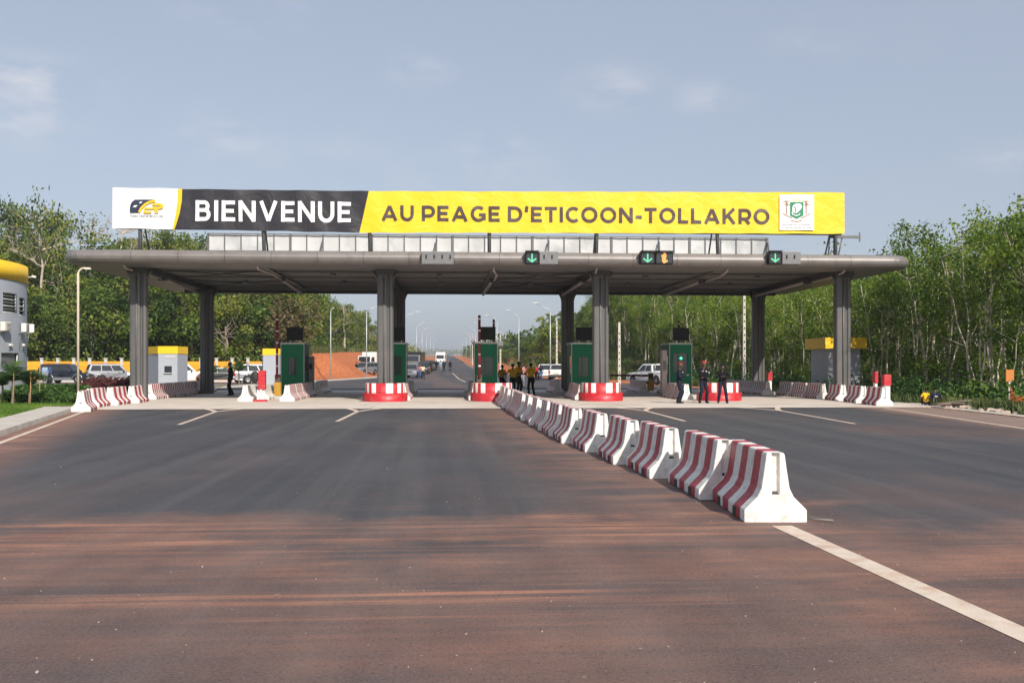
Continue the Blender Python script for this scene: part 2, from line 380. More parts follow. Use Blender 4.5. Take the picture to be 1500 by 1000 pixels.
def asphalt_material():
    m, nt, bs = new_mat('asphalt'); L = nt.links
    geo = _n(nt, 'ShaderNodeNewGeometry'); P = geo.outputs['Position']
    def noise(scale, stretch=(1, 1, 1), det=6, ro=.6, rot=0):
        mp = _n(nt, 'ShaderNodeMapping'); mp.inputs['Scale'].default_value = stretch; mp.inputs['Rotation'].default_value = (0, 0, rot); L.new(P, mp.inputs[0])
        n = _n(nt, 'ShaderNodeTexNoise'); n.inputs['Scale'].default_value = scale; n.inputs['Detail'].default_value = det; n.inputs['Roughness'].default_value = ro
        L.new(mp.outputs[0], n.inputs['Vector']); return n.outputs[0]
    def mrange(v, a, b, c=0, d=1, smooth=False):
        r = _n(nt, 'ShaderNodeMapRange'); r.interpolation_type = 'SMOOTHSTEP' if smooth else 'LINEAR'
        for nm, val in (('From Min', a), ('From Max', b), ('To Min', c), ('To Max', d)): r.inputs[nm].default_value = val
        L.new(v, r.inputs['Value']); return r.outputs[0]
    def mth(op, a, b=None):
        n = _n(nt, 'ShaderNodeMath', operation=op)
        for i, v in enumerate((a, b)):
            if v is None: continue
            if isinstance(v, (int, float)): n.inputs[i].default_value = v
            else: L.new(v, n.inputs[i])
        return n.outputs[0]
    def mix(f, a, b):
        n = _n(nt, 'ShaderNodeMix', data_type='RGBA')
        if isinstance(f, (int, float)): n.inputs['Factor'].default_value = f
        else: L.new(f, n.inputs['Factor'])
        for i, v in ((6, a), (7, b)):
            if isinstance(v, tuple): n.inputs[i].default_value = (*v, 1)
            else: L.new(v, n.inputs[i])
        return n.outputs[2]
    sx = _n(nt, 'ShaderNodeSeparateXYZ'); L.new(P, sx.inputs[0])
    base = mix(mrange(noise(.22, det=7), .35, .65), (.025, .027, .034), (.043, .045, .053))
    # wheel paths and sweep streaks along the driving direction
    st = mrange(noise(.8, (1.7, .04, 1), 7, .66, .03), .44, .66, 0, 1)
    base = mix(mth('MULTIPLY', st, .50), base, (.088, .084, .086))
    st2 = mrange(noise(.8, (2.2, .05, 1), 5, .6, -.22), .52, .72, 0, 1)
    base = mix(mth('MULTIPLY', st2, .3), base, (.028, .028, .031))
    # laterite dust: strong across the near road, in a strip beside the barriers and on the right shoulder
    yw = mth('ADD', sx.outputs[1], mth('MULTIPLY', mth('SUBTRACT', noise(.17, (1, 1.2, 1), 6, .62), .5), 20.0))
    near = mrange(yw, 13.2, 7.6, 0, 1, True)
    bx = mth('ADD', mth('MULTIPLY', sx.outputs[1], .0445), sx.outputs[0])          # about 4.0 along the barrier row
    strip = mth('MULTIPLY', mrange(bx, 1.1, 3.6, 0, 1, True), mrange(bx, 5.6, 4.3, 0, 1, True))
    strip = mth('MULTIPLY', strip, mrange(sx.outputs[1], 48, 30, .55, 1))
    shx = mth('SUBTRACT', sx.outputs[0], mth('MULTIPLY', sx.outputs[1], .1))
    shoulder = mrange(shx, 11.5, 13.6, 0, .9, True)
    lsx = mth('ADD', sx.outputs[0], mth('MULTIPLY', sx.outputs[1], .2345))
    lshoulder = mrange(lsx, -2.6, -4.6, 0, .9, True)
    streak = mth('MULTIPLY', mrange(noise(1.0, (.03, 2.6, 1), 9, .72, .03), .40, .62), mrange(sx.outputs[1], 6.0, 8.2, .35, 1, True))
    nb = mth('ADD', mth('MULTIPLY', streak, .62), mth('MULTIPLY', mrange(noise(.45, (.45, .9, 1), 9, .68), .36, .64), .48))                        # dust swept across the road
    nb2 = mrange(noise(1.1, (.35, 1.2, 1), 8, .66), .36, .64)
    patch = mrange(noise(.20, (.8, 1.3, 1), 6, .6), .38, .57, .10, 1.0)
    fine = mrange(noise(1.0, (.085, 4.4, 1), 8, .75, .035), .45, .57)
    band_ = mth('MULTIPLY', mrange(yw, 12.2, 9.2, 0, 1, True), mrange(sx.outputs[1], 5.8, 7.6, .25, 1, True))
    f = mth('MULTIPLY', mrange(yw, 12.0, 8.0, 0, 1, True), mth('MULTIPLY', mth('ADD', mth('MULTIPLY', nb, .50), .15), mrange(noise(.27, (.8, 1, 1), 7, .65), .34, .62, .35, 1.15)))
    f = mth('MAXIMUM', f, mth('MULTIPLY', mth('MULTIPLY', band_, fine), mth('MULTIPLY', patch, .88)))
    f = mth('MAXIMUM', f, mth('MULTIPLY', strip, mth('ADD', mth('MULTIPLY', nb2, .50), .04)))
    f = mth('MAXIMUM', f, mth('MULTIPLY', mth('MAXIMUM', shoulder, lshoulder), mth('ADD', mth('MULTIPLY', nb2, .4), .35)))
    f = mth('MAXIMUM', f, mth('MULTIPLY', mrange(noise(.16, (1, .4, 1), 6, .6), .50, .72), .22))
    f = mth('MINIMUM', f, .86)
    dust = mix(mrange(noise(.9), .35, .65), (.33, .135, .075), (.46, .215, .13))
    col = mix(f, base, dust)
    col = mix(mth('MULTIPLY', mrange(shx, 12.2, 13.4, 0, .75, True), mrange(nb2, 0, 1, .6, 1)), col, (.24, .19, .16))
    sp = mrange(noise(46, det=3, ro=.9), .50, .64)
    col = mix(mth('MULTIPLY', sp, .55), col, (.17, .155, .15))
    sp2 = mrange(noise(33, det=3, ro=.8), .56, .66); col = mix(mth('MULTIPLY', sp2, .7), col, (.020, .020, .021))
    peb = mrange(noise(9, det=2, ro=.8), .725, .745); col = mix(mth('MULTIPLY', peb, .7), col, (.34, .27, .22))
    L.new(col, bs.inputs['Base Color'])
    L.new(mrange(noise(.5), .3, .7, .62, .85), bs.inputs['Roughness']); bs.inputs['Specular IOR Level'].default_value = .35
    bp = _n(nt, 'ShaderNodeBump'); bp.inputs['Strength'].default_value = .55; bp.inputs['Distance'].default_value = .012
    L.new(noise(55, det=4, ro=.7), bp.inputs['Height']); L.new(bp.outputs[0], bs.inputs['Normal'])
    return m
M['asphalt'] = asphalt_material()
M['slab'] = mat('concrete_slab', (.54, .48, .42), .8, var=.10, scale=1.2, bump=.2, bscale=30, dirt=(.33, .22, .16), dirt_amt=.5, dirt_scale=.35)
M['kerb'] = mat('kerb_concrete', (.43, .40, .36), .85, var=.12, scale=2, bump=.25, bscale=30, dirt=(.33, .21, .14), dirt_amt=.5, dirt_scale=.8)
M['marking'] = mat('road_paint', (.55, .46, .38), .7, var=.10, scale=5, bump=.2, bscale=50, dirt=(.40, .21, .12), dirt_amt=.9, dirt_scale=2.4)

def left_edge(y):
    if y <= 38.6: return min(-6.0, -10.5 - .2345 * (y - 24.1))
    if y <= 66: return -16.0
    if y <= 112: return -16 + (y - 66) / 46 * 5.6
    if y <= 150: return -10.4 + (y - 112) / 38 * 5.4
    return -5.0
def right_edge(y):
    if y <= 66: return 18.4 + .1 * (min(y, 40) - 30)
    if y <= 106: return 19.4 - (y - 66) / 40 * 5.4
    if y <= 190: return 14.0 - (y - 106) / 84 * 8.6
    return 5.4
def strip_sheet(name, ys_, lf, rf, nx, zf, m, kind='structure'):
    mb = MB(); rows = []
    for y in ys_:
        a, b = lf(y), rf(y); rows.append([(a + (b - a) * k / nx, y, zf(a + (b - a) * k / nx, y)) for k in range(nx + 1)])
    for r0, r1 in zip(rows, rows[1:]):
        for k in range(nx): mb.face([r0[k], r0[k + 1], r1[k + 1], r1[k]], 0, True)
    o = mb.build(name, m, fix=True); o['kind'] = kind; return o
strip_sheet('road', list(np.arange(-50, 39.1, 2.2)) + [39.2], left_edge, right_edge, 8, lambda x, y: 0.0, M['asphalt'])
strip_sheet('road', list(np.arange(65.9, 240, 4)) + list(np.arange(240, 1500, 30)), left_edge, right_edge, 8, lambda x, y: h1(x * .2, y) + 0.01, M['asphalt'])
# toll plaza slab with joints: bays are separate slabs with recessed joints
sl = MB()
for bx0, bx1 in ((-19.5, -14.2), (-14.2, -8.6), (-8.6, -3.0), (-3.0, 2.1), (2.1, 7.2), (7.2, 13.0), (13.0, 18.8), (18.8, 23.5)):
    for by0, by1 in ((38.9, 43.5), (43.5, 49), (49, 54.5), (54.5, 60), (60, 66.3)):
        sl.box(((bx0 + bx1) / 2, (by0 + by1) / 2, -.085), (bx1 - bx0 - .02, by1 - by0 - .02, .2))
o = sl.build('plaza_slab', M['slab']); o['kind'] = 'structure'
strip_sheet('yard', [70, 80, 90, 100.5], lambda y: -60, lambda y: -16.2, 6, lambda x, y: -.02, mat('yard_paving', (.16, .14, .13), .9, var=.15, scale=1, dirt=(.3, .16, .1), dirt_amt=.6, dirt_scale=.4))
# kerbed footway round the lawn on the left
kb = MB(); ys_ = list(np.arange(2, 38.5, 1.0))
for y0 in ys_:
    y1 = y0 + .985
    def q(y, o_, z): return (left_edge(y) - o_, y, z)
    a, b = .02, 1.15
    kb.add([q(y0, a, -.05), q(y1, a, -.05), q(y1, b, -.05), q(y0, b, -.05), q(y0, a + .03, .13), q(y1, a + .03, .13), q(y1, b, .14), q(y0, b, .14)],
           [(0, 1, 2, 3)[::-1], (7, 6, 5, 4)[::-1], (0, 4, 5, 1), (1, 5, 6, 2), (2, 6, 7, 3), (3, 7, 4, 0)])
o = kb.build('footway', M['kerb'], fix=True); o['kind'] = 'structure'
strip_sheet('lawn', list(np.arange(2, 39, 2.0)) + [40, 44, 50, 56, 62, 68], lambda y: -60, lambda y: (left_edge(y) - 1.15) if y < 39 else -16.5, 10, lambda x, y: .11 if y < 41 else .03,
            mat('lawn_soil', (.05, .085, .02), .95, var=.3, scale=1.5))
# pale footpath along the far left lane edge
strip_sheet('footpath', list(np.arange(70, 150, 4)), lambda y: left_edge(y) - (2.6 if y < 118 else 2.6 - (y - 118) / 40), lambda y: left_edge(y) - .05, 2, lambda x, y: h1(x * .2, y) + .06, M['kerb'])
# right verge: concrete edge strip
strip_sheet('verge', list(np.arange(4, 39, 2.0)), lambda y: right_edge(y) - .02, lambda y: right_edge(y) + .55, 2, lambda x, y: .03, M['kerb'])

mk = MB()
def mline(pts, w, z=.004):
    pts = [Vector((p[0], p[1], 0)) for p in pts]
    L_, R_ = [], []
    for i, p in enumerate(pts):
        t = (pts[min(i + 1, len(pts) - 1)] - pts[max(i - 1, 0)]).normalized(); nrm = Vector((-t.y, t.x, 0)) * w / 2
        zz = (h1(p.x * .2, p.y) + .01 if p.y > 66 else 0) + z
        L_.append((p.x + nrm.x, p.y + nrm.y, zz)); R_.append((p.x - nrm.x, p.y - nrm.y, zz))
    for i in range(len(pts) - 1): mk.face([R_[i], R_[i + 1], L_[i + 1], L_[i]])
def dense(p0, p1, n): return [(p0[0] + (p1[0] - p0[0]) * i / n, p0[1] + (p1[1] - p0[1]) * i / n) for i in range(n + 1)]
mline(dense((3.72, 2.0), (3.52, 10.3), 8), .22)
mline([(left_edge(y) + .38, y) for y in np.arange(2, 38.3, 2)], .14)
mline([(15.3 + .146 * (y - 25.4), y) for y in np.arange(2, 39, 2)], .14)
for tip, top, wl_, wr_ in (((-7.6, 28.8), (-8.35, 36.6), (-9.2, 38.8), (-7.9, 38.8)), ((-3.3, 30.1), (-3.25, 36.4), (-3.8, 38.8), (-2.6, 38.8)),
                           ((7.15, 29.6), (7.3, 36.4), (6.7, 38.8), (8.0, 38.8)), ((11.7, 27.9), (12.3, 36.2), (11.6, 38.8), (13.1, 38.8))):
    mline(dense(tip, top, 4), .13)
    mline([top, ((top[0] + wl_[0]) / 2 + .05, (top[1] + wl_[1]) / 2), wl_], .20, .0045); mline([top, ((top[0] + wr_[0]) / 2 - .05, (top[1] + wr_[1]) / 2), wr_], .20, .005)
mline([(1.75, 97), (1.35, 120), (.9, 150), (.7, 172)], .15)
for k in range(26): mline([(.6, 190 + k * 16), (.6, 196 + k * 16)], .14)
mline([(left_edge(y) + .3, y) for y in np.arange(68, 300, 6)], .12); mline([(right_edge(y) - .3, y) for y in np.arange(68, 300, 6)], .12)
mline(dense((-15, 66.6), (18, 66.6), 4), .35)
o = mk.build('road_markings', M['marking'], fix=True); o['kind'] = 'structure'

pr = random.Random(31); pb = MB()
for k in range(260):                              # loose grit lying on the near asphalt
    y = 4.5 + 20 * pr.random() ** 1.6; x = pr.uniform(-.5, .62) * y; s = pr.uniform(.003, .009) * (1.7 if pr.random() < .08 else 1)
    pb.box((0, 0, 0), (s * 1.5, s * 1.1, s), M=Matrix.Translation((x, y, s * .4)) @ Matrix.Rotation(pr.random() * 3, 4, 'Z') @ Matrix.Rotation(pr.random(), 4, 'X'), taper=(.6, .7))
tag(pb.build('grit', mat('grit', (.30, .25, .21), .9, var=.4, scale=30)), kind='stuff')

# ================================================================== CANOPY
CX0, CX1, CY0, CY1 = -16.75, 21.35, 44.0, 61.9
ZS, ZT = 6.10, 6.70                               # soffit and top
COLX = (-14.05, -2.87, 7.2, 18.85); ROWY = (46.5, 59.4)
can = thing('toll_canopy', 'wide dark grey toll plaza canopy with rounded fascia edge on eight columns', 'toll canopy', (2.3, 53, 0))
def rel(o): o.parent = can; o.matrix_parent_inverse = Matrix.Translation((-2.3, -53, 0)); return o
def nose(n=9):                                    # profile of the bullnose: (outward, z)
    r = (ZT - ZS) / 2; zc = (ZT + ZS) / 2
    return [(r * math.cos(a) * 1.15, zc + r * math.sin(a)) for a in np.linspace(-PI / 2, PI / 2, n)]
NP = nose(); NR = NP[len(NP) // 2][0]
RC = .75                                          # plan radius of the corners
pathpts = []                                      # (x, y, nx, ny) around the canopy
def seg(x0, y0, x1, y1, nx, ny, n):
    for i in range(n + 1): pathpts.append((x0 + (x1 - x0) * i / n, y0 + (y1 - y0) * i / n, nx, ny))
ix0, ix1, iy0, iy1 = CX0 + NR, CX1 - NR, CY0 + NR, CY1 - NR
def fascia_piece(pp):
    mb = MB()
    for (a, b) in zip(pp, pp[1:]):
        for i in range(len(NP) - 1):
            mb.face([(a[0] + a[2] * NP[i][0], a[1] + a[3] * NP[i][0], NP[i][1]), (b[0] + b[2] * NP[i][0], b[1] + b[3] * NP[i][0], NP[i][1]),
                     (b[0] + b[2] * NP[i + 1][0], b[1] + b[3] * NP[i + 1][0], NP[i + 1][1]), (a[0] + a[2] * NP[i + 1][0], a[1] + a[3] * NP[i + 1][0], NP[i + 1][1])], 0, True)
    return rel(mb.build('fascia_panel', M['fascia'], fix=False))
def panels(p0, p1, n, nrm):
    for k in range(n):
        a, b = k / n, (k + 1) / n; L_ = math.dist(p0, p1); g = .006 / L_
        pa = [p0[i] + (p1[i] - p0[i]) * (a + g * (k > 0)) for i in (0, 1)]; pb = [p0[i] + (p1[i] - p0[i]) * (b - g * (k < n - 1)) for i in (0, 1)]
        fascia_piece([(pa[0], pa[1], *nrm), (pb[0], pb[1], *nrm)])
def corner(cx, cy, a0, a1):
    pp = []
    for a in np.linspace(a0, a1, 7): pp.append((cx + RC * math.cos(a), cy + RC * math.sin(a), math.cos(a), math.sin(a)))
    fascia_piece(pp)
panels((ix0 + RC, iy0), (ix1 - RC, iy0), 18, (0, -1)); corner(ix1 - RC, iy0 + RC, -PI / 2, 0)
panels((ix1, iy0 + RC), (ix1, iy1 - RC), 7, (1, 0)); corner(ix1 - RC, iy1 - RC, 0, PI / 2)
panels((ix1 - RC, iy1), (ix0 + RC, iy1), 12, (0, 1)); corner(ix0 + RC, iy1 - RC, PI / 2, PI)
panels((ix0, iy1 - RC), (ix0, iy0 + RC), 7, (-1, 0)); corner(ix0 + RC, iy0 + RC, PI, 1.5 * PI)
def ring(xa, xb, ya, yb, r):
    out = []
    for cx, cy, a0 in ((xb - r, ya + r, -PI / 2), (xb - r, yb - r, 0), (xa + r, yb - r, PI / 2), (xa + r, ya + r, PI)):
        for a in np.linspace(a0, a0 + PI / 2, 7): out.append((cx + r * math.cos(a), cy + r * math.sin(a)))
    return out
mb = MB(); mb.face([(x, y, ZT - .004) for x, y in ring(ix0, ix1, iy0, iy1, RC)]); rel(mb.build('roof_sheet', M['roof']))
# soffit: smooth border band, then a ribbed deck a little higher
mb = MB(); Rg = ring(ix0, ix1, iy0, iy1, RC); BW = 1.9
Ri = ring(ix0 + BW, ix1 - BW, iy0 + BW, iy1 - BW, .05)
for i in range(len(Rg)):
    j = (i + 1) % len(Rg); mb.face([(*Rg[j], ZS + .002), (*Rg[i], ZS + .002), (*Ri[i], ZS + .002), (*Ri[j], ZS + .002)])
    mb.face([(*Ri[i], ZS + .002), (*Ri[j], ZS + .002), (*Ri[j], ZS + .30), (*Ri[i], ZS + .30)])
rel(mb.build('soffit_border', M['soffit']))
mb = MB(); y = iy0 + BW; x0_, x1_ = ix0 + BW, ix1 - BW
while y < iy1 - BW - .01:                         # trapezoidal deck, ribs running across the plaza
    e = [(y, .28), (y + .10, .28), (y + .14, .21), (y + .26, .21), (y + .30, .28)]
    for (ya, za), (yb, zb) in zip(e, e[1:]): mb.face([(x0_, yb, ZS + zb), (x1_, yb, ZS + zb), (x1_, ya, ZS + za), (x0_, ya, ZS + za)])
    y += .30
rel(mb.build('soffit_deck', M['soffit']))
def beam(c, d, m='beam'):
    b = MB(); b.box(c, d); return rel(b.build('beam', M[m], bevel=.01))
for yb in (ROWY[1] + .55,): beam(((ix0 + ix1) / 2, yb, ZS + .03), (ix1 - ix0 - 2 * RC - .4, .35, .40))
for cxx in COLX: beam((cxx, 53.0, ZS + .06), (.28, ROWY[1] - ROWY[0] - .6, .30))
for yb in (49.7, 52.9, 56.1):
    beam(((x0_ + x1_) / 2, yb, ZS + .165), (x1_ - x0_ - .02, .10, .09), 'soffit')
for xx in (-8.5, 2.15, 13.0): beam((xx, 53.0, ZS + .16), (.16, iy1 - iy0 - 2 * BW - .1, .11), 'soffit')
for (xa, xb) in ((2.3, 7.0), (-14.0, -8.7)):
    for s in (0, 1):
        b = MB(); b.tube([(xa, 48.2 if s else 52.6, ZS + .09), (xb, 52.6 if s else 48.2, ZS + .085 + .06 * s)], .025, 6); rel(b.build('cross_brace', M['beam']))
        b = MB(); b.tube([(xa, 53.2 if s else 58.4, ZS + .09), (xb, 58.4 if s else 53.2, ZS + .085 + .06 * s)], .025, 6); rel(b.build('cross_brace', M['beam']))
for i, xx in enumerate((-14.35, -8.5, 2.12, 6.85, 12.95, 18.5)):
    b = MB(); b.tube([(xx, 45.2, ZS + .1), (xx, 45.35, ZS - .02), (xx, 45.6, ZS - .10), (xx + .25, 47.5, ZS - .13), (xx + .25, 50.2, ZS - .15)], .05, 8); rel(b.build('drain_pipe', M['pipe']))
    b = MB(); b.tube([(xx + .15, 51.0, ZS - .10), (xx + .1, 54.5, ZS - .17), (xx, 58.9, ZS - .25)], .085, 8); rel(b.build('drain_pipe', M['pipe']))
    b = MB(); b.box((xx + .2, 50.6, ZS - .12), (.34, .5, .2)); rel(b.build('pipe_box', M['beam'], bevel=.02))
for xx in (-11, -5.7, -.4, 4.6, 10.1, 15.9):      # flood lights under the deck
    for yy in (50.3, 55.2):
        b = MB(); b.lathe([(.0, ZS + .02), (.16, ZS + .02), (.18, ZS + .08), (.10, ZS + .2)], 12, M=Matrix.Translation((xx, yy, 0))); rel(b.build('ceiling_lamp', M['greybox']))
# columns: two rounded tubes with a recessed web and a rib, splayed heads
def column(x, y):
    mb = MB(); zt = ZS + .05
    def rbox(cx, hx, hy, n=6.0):
        prof = []
        for a in np.linspace(0, 2 * PI, 25)[:-1]:
            c_, s_ = math.cos(a), math.sin(a); prof.append((x + cx + hx * math.copysign(abs(c_) ** (2 / n), c_), y + hy * math.copysign(abs(s_) ** (2 / n), s_)))
        b = len(mb.v); k_ = len(prof)
        for zz in (0.0, 1.6, 1.607, 3.2, 3.207, 4.8, 4.807, zt): mb.v += [(px, py, zz) for px, py in prof]
        for r in range(7):
            for k in range(k_): mb.f.append((b + r * k_ + k, b + r * k_ + (k + 1) % k_, b + (r + 1) * k_ + (k + 1) % k_, b + (r + 1) * k_ + k)); mb.m.append(0); mb.s.append(True)
    rbox(-.13, .24, .24); rbox(.27, .115, .20, 2.6)
    mb.box((x + .1, y + .02, zt / 2), (.2, .30, zt))
    o = rel(mb.build('column', M['column']))
    r = MB(); r.tube([(x - .05, y - .265, .02), (x - .05, y - .265, zt - .4)], .035, 8); r.build('downpipe', M['column'], o)
    for s in (-1, 1):                             # curved head brackets reaching under the soffit
        h = MB(); h.tube([(x + s * .34, y, zt - .62), (x + s * .37, y, zt - .45), (x + s * .45, y, zt - .28), (x + s * .58, y, zt - .10)], .06, 8); h.build('bracket', M['column'], o)
    h = MB(); h.box((x, y, zt - .15), (.82, .55, .28), taper=(1.1, 1.2)); h.build('capital', M['beam'], o, bevel=.02)
    return o
for yy in ROWY:
    for xx in COLX: column(xx, yy)

# ================================================================== BANNERS
# Letters are stroke paths on a cap height of 1
T_ = .205
def arc(cx, cy, rx, ry, a0, a1, n=16): return [(cx + rx * math.cos(math.radians(a0 + (a1 - a0) * i / n)), cy + ry * math.sin(math.radians(a0 + (a1 - a0) * i / n))) for i in range(n + 1)]
h_ = T_ / 2
def bowl(x0, xr, y0, y1): return [(x0, y1)] + arc(xr, (y0 + y1) / 2, (y1 - y0) / 2 * 1.0, (y1 - y0) / 2, 90, -90, 14) + [(x0, y0)]
G = {
 'B': (.86, [[(h_, 0), (h_, 1)], bowl(h_, .50, .53, 1 - h_), bowl(h_, .53, h_, .53)]),
 'I': (T_ + .0, [[(h_, 0), (h_, 1)]]),
 'E': (.74, [[(h_, 0), (h_, 1)], [(h_, 1 - h_), (.74, 1 - h_)], [(h_, .5), (.67, .5)], [(h_, h_), (.74, h_)]]),
 'F': (.72, [[(h_, 0), (h_, 1)], [(h_, 1 - h_), (.72, 1 - h_)], [(h_, .47), (.64, .47)]]),
 'N': (.93, [[(h_, 0), (h_, 1)], [(h_ - .02, .97), (.93 - h_ + .02, .03)], [(.93 - h_, 0), (.93 - h_, 1)]]),
 'V': (1.05, [[(h_ + .01, 1), (.525, .05)], [(1.05 - h_ - .01, 1), (.525, .05)]]),
 'U': (.90, [[(h_, 1), (h_, .42)] + arc(.45, .42, .45 - h_, .42 - h_ * .75, 180, 360, 16) + [(.90 - h_, .42), (.90 - h_, 1)]]),
 'A': (1.08, [[(h_ + .0, 0), (.54, .95)], [(1.08 - h_, 0), (.54, .95)], [(.27, .29), (.81, .29)]]),
 'P': (.84, [[(h_, 0), (h_, 1)], bowl(h_, .49, .33, 1 - h_)]),
 'R': (.86, [[(h_, 0), (h_, 1)], bowl(h_, .49, .33, 1 - h_), [(.46, .33), (.75, 0)]]),
 'D': (.97, [[(h_, 0), (h_, 1)], [(h_, 1 - h_)] + arc(.47, .5, .5 - h_, .5 - h_, 90, -90, 18) + [(h_, h_)]]),
 'T': (.82, [[(.41, 0), (.41, 1)], [(0, 1 - h_), (.82, 1 - h_)]]),
 'C': (.86, [arc(.52, .5, .52 - h_, .52 - h_, 48, 312, 22)]),
 'G': (1.0, [arc(.52, .5, .52 - h_, .52 - h_, 48, 325, 22) + [(.90, .20)], [(.90, .10), (.90, .53)], [(.56, .44), (.98, .44)]]),
 'O': (1.10, [arc(.55, .5, .55 - h_, .52 - h_, 0, 360, 28)]),
 'Q': (1.10, [arc(.55, .5, .55 - h_, .52 - h_, 0, 360, 28), [(.6, .2), (.95, -.1)]]),
 'L': (.70, [[(h_, 0), (h_, 1)], [(h_, h_), (.70, h_)]]),
 'K': (.92, [[(h_, 0), (h_, 1)], [(h_, .32), (.80, 1.0)], [(.38, .55), (.82, 0)]]),
 'S': (.80, [arc(.42, .735, .31, .175, 35, 265, 12) + arc(.40, .275, .31, .185, 85, -145, 12)]),
 'M': (1.1, [[(h_, 0), (h_, 1)], [(h_, .95), (.55, .3)], [(1.1 - h_, .95), (.55, .3)], [(1.1 - h_, 0), (1.1 - h_, 1)]]),
 "'": (.2, [[(.12, 1.02), (.07, .64)]]), '-': (.42, [[(.0, .38), (.42, .38)]]), ' ': (.28, []),
}
def strokes(mb, word, x, z, cap, width, surf, m=0, thin=1.0, gap=.13, dz=.020):
    tot = sum(G[c][0] for c in word) + gap * (len(word) - 1); kx = width / tot
    cur = x; layer = 0
    for c in word:
        for st in G[c][1]:
            pts = [(cur + p[0] * kx, z + p[1] * cap) for p in st]
            dp = []
            for i in range(len(pts) - 1):
                n = max(1, int(math.dist(pts[i], pts[i + 1]) / .12))
                for k in range(n): dp.append((pts[i][0] + (pts[i + 1][0] - pts[i][0]) * k / n, pts[i][1] + (pts[i + 1][1] - pts[i][1]) * k / n))
            dp.append(pts[-1]); off = dz + .0008 * (layer % 8); layer += 1
            dp = [p for i, p in enumerate(dp) if i == 0 or math.dist(p, dp[i - 1]) > 1e-6]
            closed = math.dist(dp[0], dp[-1]) < 1e-4
            ed = []
            for i, p in enumerate(dp):
                def dirn(a, b): return Vector((b[0] - a[0], b[1] - a[1])).normalized()
                if closed and i in (0, len(dp) - 1): d0, d1 = dirn(dp[-2], dp[-1]), dirn(dp[0], dp[1])
                else:
                    d0 = dirn(dp[i - 1], p) if i else dirn(p, dp[1]); d1 = dirn(p, dp[i + 1]) if i < len(dp) - 1 else d0
                bi = d0 + d1; bi = bi.normalized() if bi.length > 1e-4 else d0
                nrm = Vector((-bi.y, bi.x)); w = T_ * cap * thin / 2 / max(.5, bi.dot(d1))
                ed.append(((p[0] + nrm.x * w, p[1] + nrm.y * w), (p[0] - nrm.x * w, p[1] - nrm.y * w)))
            for (a, b), (c2, d2) in zip(ed, ed[1:]):
                mb.face([(*q, ) for q in ((b[0], surf(*b) - off, b[1]), (d2[0], surf(*d2) - off, d2[1]), (c2[0], surf(*c2) - off, c2[1]), (a[0], surf(*a) - off, a[1]))])
        cur += (G[c][0] + gap) * kx
    return cur
YB = 45.5
def bsurf(x, z):                                  # the printed sheet sags and puckers between its lashings
    w = .022 * math.sin(x * 1.9 + 1.5 * math.sin(z * 1.2)) + .015 * math.sin(x * 4.3 + z * 2.2) + .003 * math.sin(x * 9.1 - z * 3.0)
    return YB + w * (1.25 if -11.6 < x < -2.2 else .55)
X_ = lambda px: gx(px, YB)
Z_ = lambda px, py: gz(px, py, YB)
BX0, BX1 = X_(165), X_(1237)
def btop(x):  return np.interp(x, [BX0, X_(266), X_(270), X_(540), X_(700), BX1], [Z_(165, 275), Z_(266, 276.5), Z_(270, 277), Z_(540, 280), Z_(700, 280.5), Z_(1237, 282)])
def bbot(x):  return np.interp(x, [BX0, X_(266), X_(400), X_(527), X_(700), BX1], [Z_(165, 334.5), Z_(266, 336), Z_(400, 338.5), Z_(527, 341), Z_(700, 341), Z_(1237, 342.5)])
def edge1(t):   # right edge of the white panel, t from 0 at the bottom to 1 at the top: curved
    return X_(np.interp(t, [0, .15, .4, .7, 1], [255.5, 258.8, 263.2, 266.2, 266.8]))
def edge1b(t): return edge1(t) + (-.06 - .13 * math.sin(t * PI * .5 + .3))
def edge2(t): return X_(526.5 + 14 * t)
wb = thing('welcome_banner', 'long white, black and yellow welcome banner with lettering along the canopy roof front', 'banner', ((BX0 + BX1) / 2, YB, ZT))
def brel(o): o.parent = wb; o.matrix_parent_inverse = Matrix.Translation((-(BX0 + BX1) / 2, -YB, -ZT)); return o
def bpanel(name, ef0, ef1, m, n, off=0, nz=10):
    mb = MB()
    def P(i, j):
        t = j / nz; x = ef0(t) + (ef1(t) - ef0(t)) * i / n
        pk = .02 * math.sin(x * 2.9 + 1) * (t - .5)
        z = bbot(x) + (btop(x) - bbot(x)) * t + pk
        return (x, bsurf(x, z) - off, z)
    for i in range(n):
        for j in range(nz): mb.face([P(i, j), P(i + 1, j), P(i + 1, j + 1), P(i, j + 1)], 0, True)
    return brel(mb.build(name, m, fix=True))
def vinyl(name, c):
    m, nt, bs = new_mat(name); L = nt.links; bs.inputs['Roughness'].default_value = .42; bs.inputs['Base Color'].default_value = (*c, 1)
    geo = _n(nt, 'ShaderNodeNewGeometry'); n1 = _n(nt, 'ShaderNodeTexNoise'); n1.inputs['Scale'].default_value = 1.3; n1.inputs['Detail'].default_value = 5; n1.inputs['Distortion'].default_value = 1.2
    L.new(geo.outputs['Position'], n1.inputs['Vector']); bp = _n(nt, 'ShaderNodeBump'); bp.inputs['Strength'].default_value = .34; bp.inputs['Distance'].default_value = .12
    L.new(n1.outputs[0], bp.inputs['Height']); L.new(bp.outputs[0], bs.inputs['Normal']); return m
M['v_white'] = vinyl('banner_white', (.80, .80, .80)); M['v_black'] = vinyl('banner_black', (.022, .020, .026)); M['v_yellow'] = vinyl('banner_yellow', (.77, .52, .011))
M['v_amber'] = vinyl('banner_amber', (.78, .47, .012)); M['v_letter_w'] = vinyl('letters_white', (.80, .79, .80)); M['v_letter_b'] = vinyl('letters_brown', (.062, .038, .036)); M['v_navy'] = vinyl('print_navy', (.022, .027, .06))
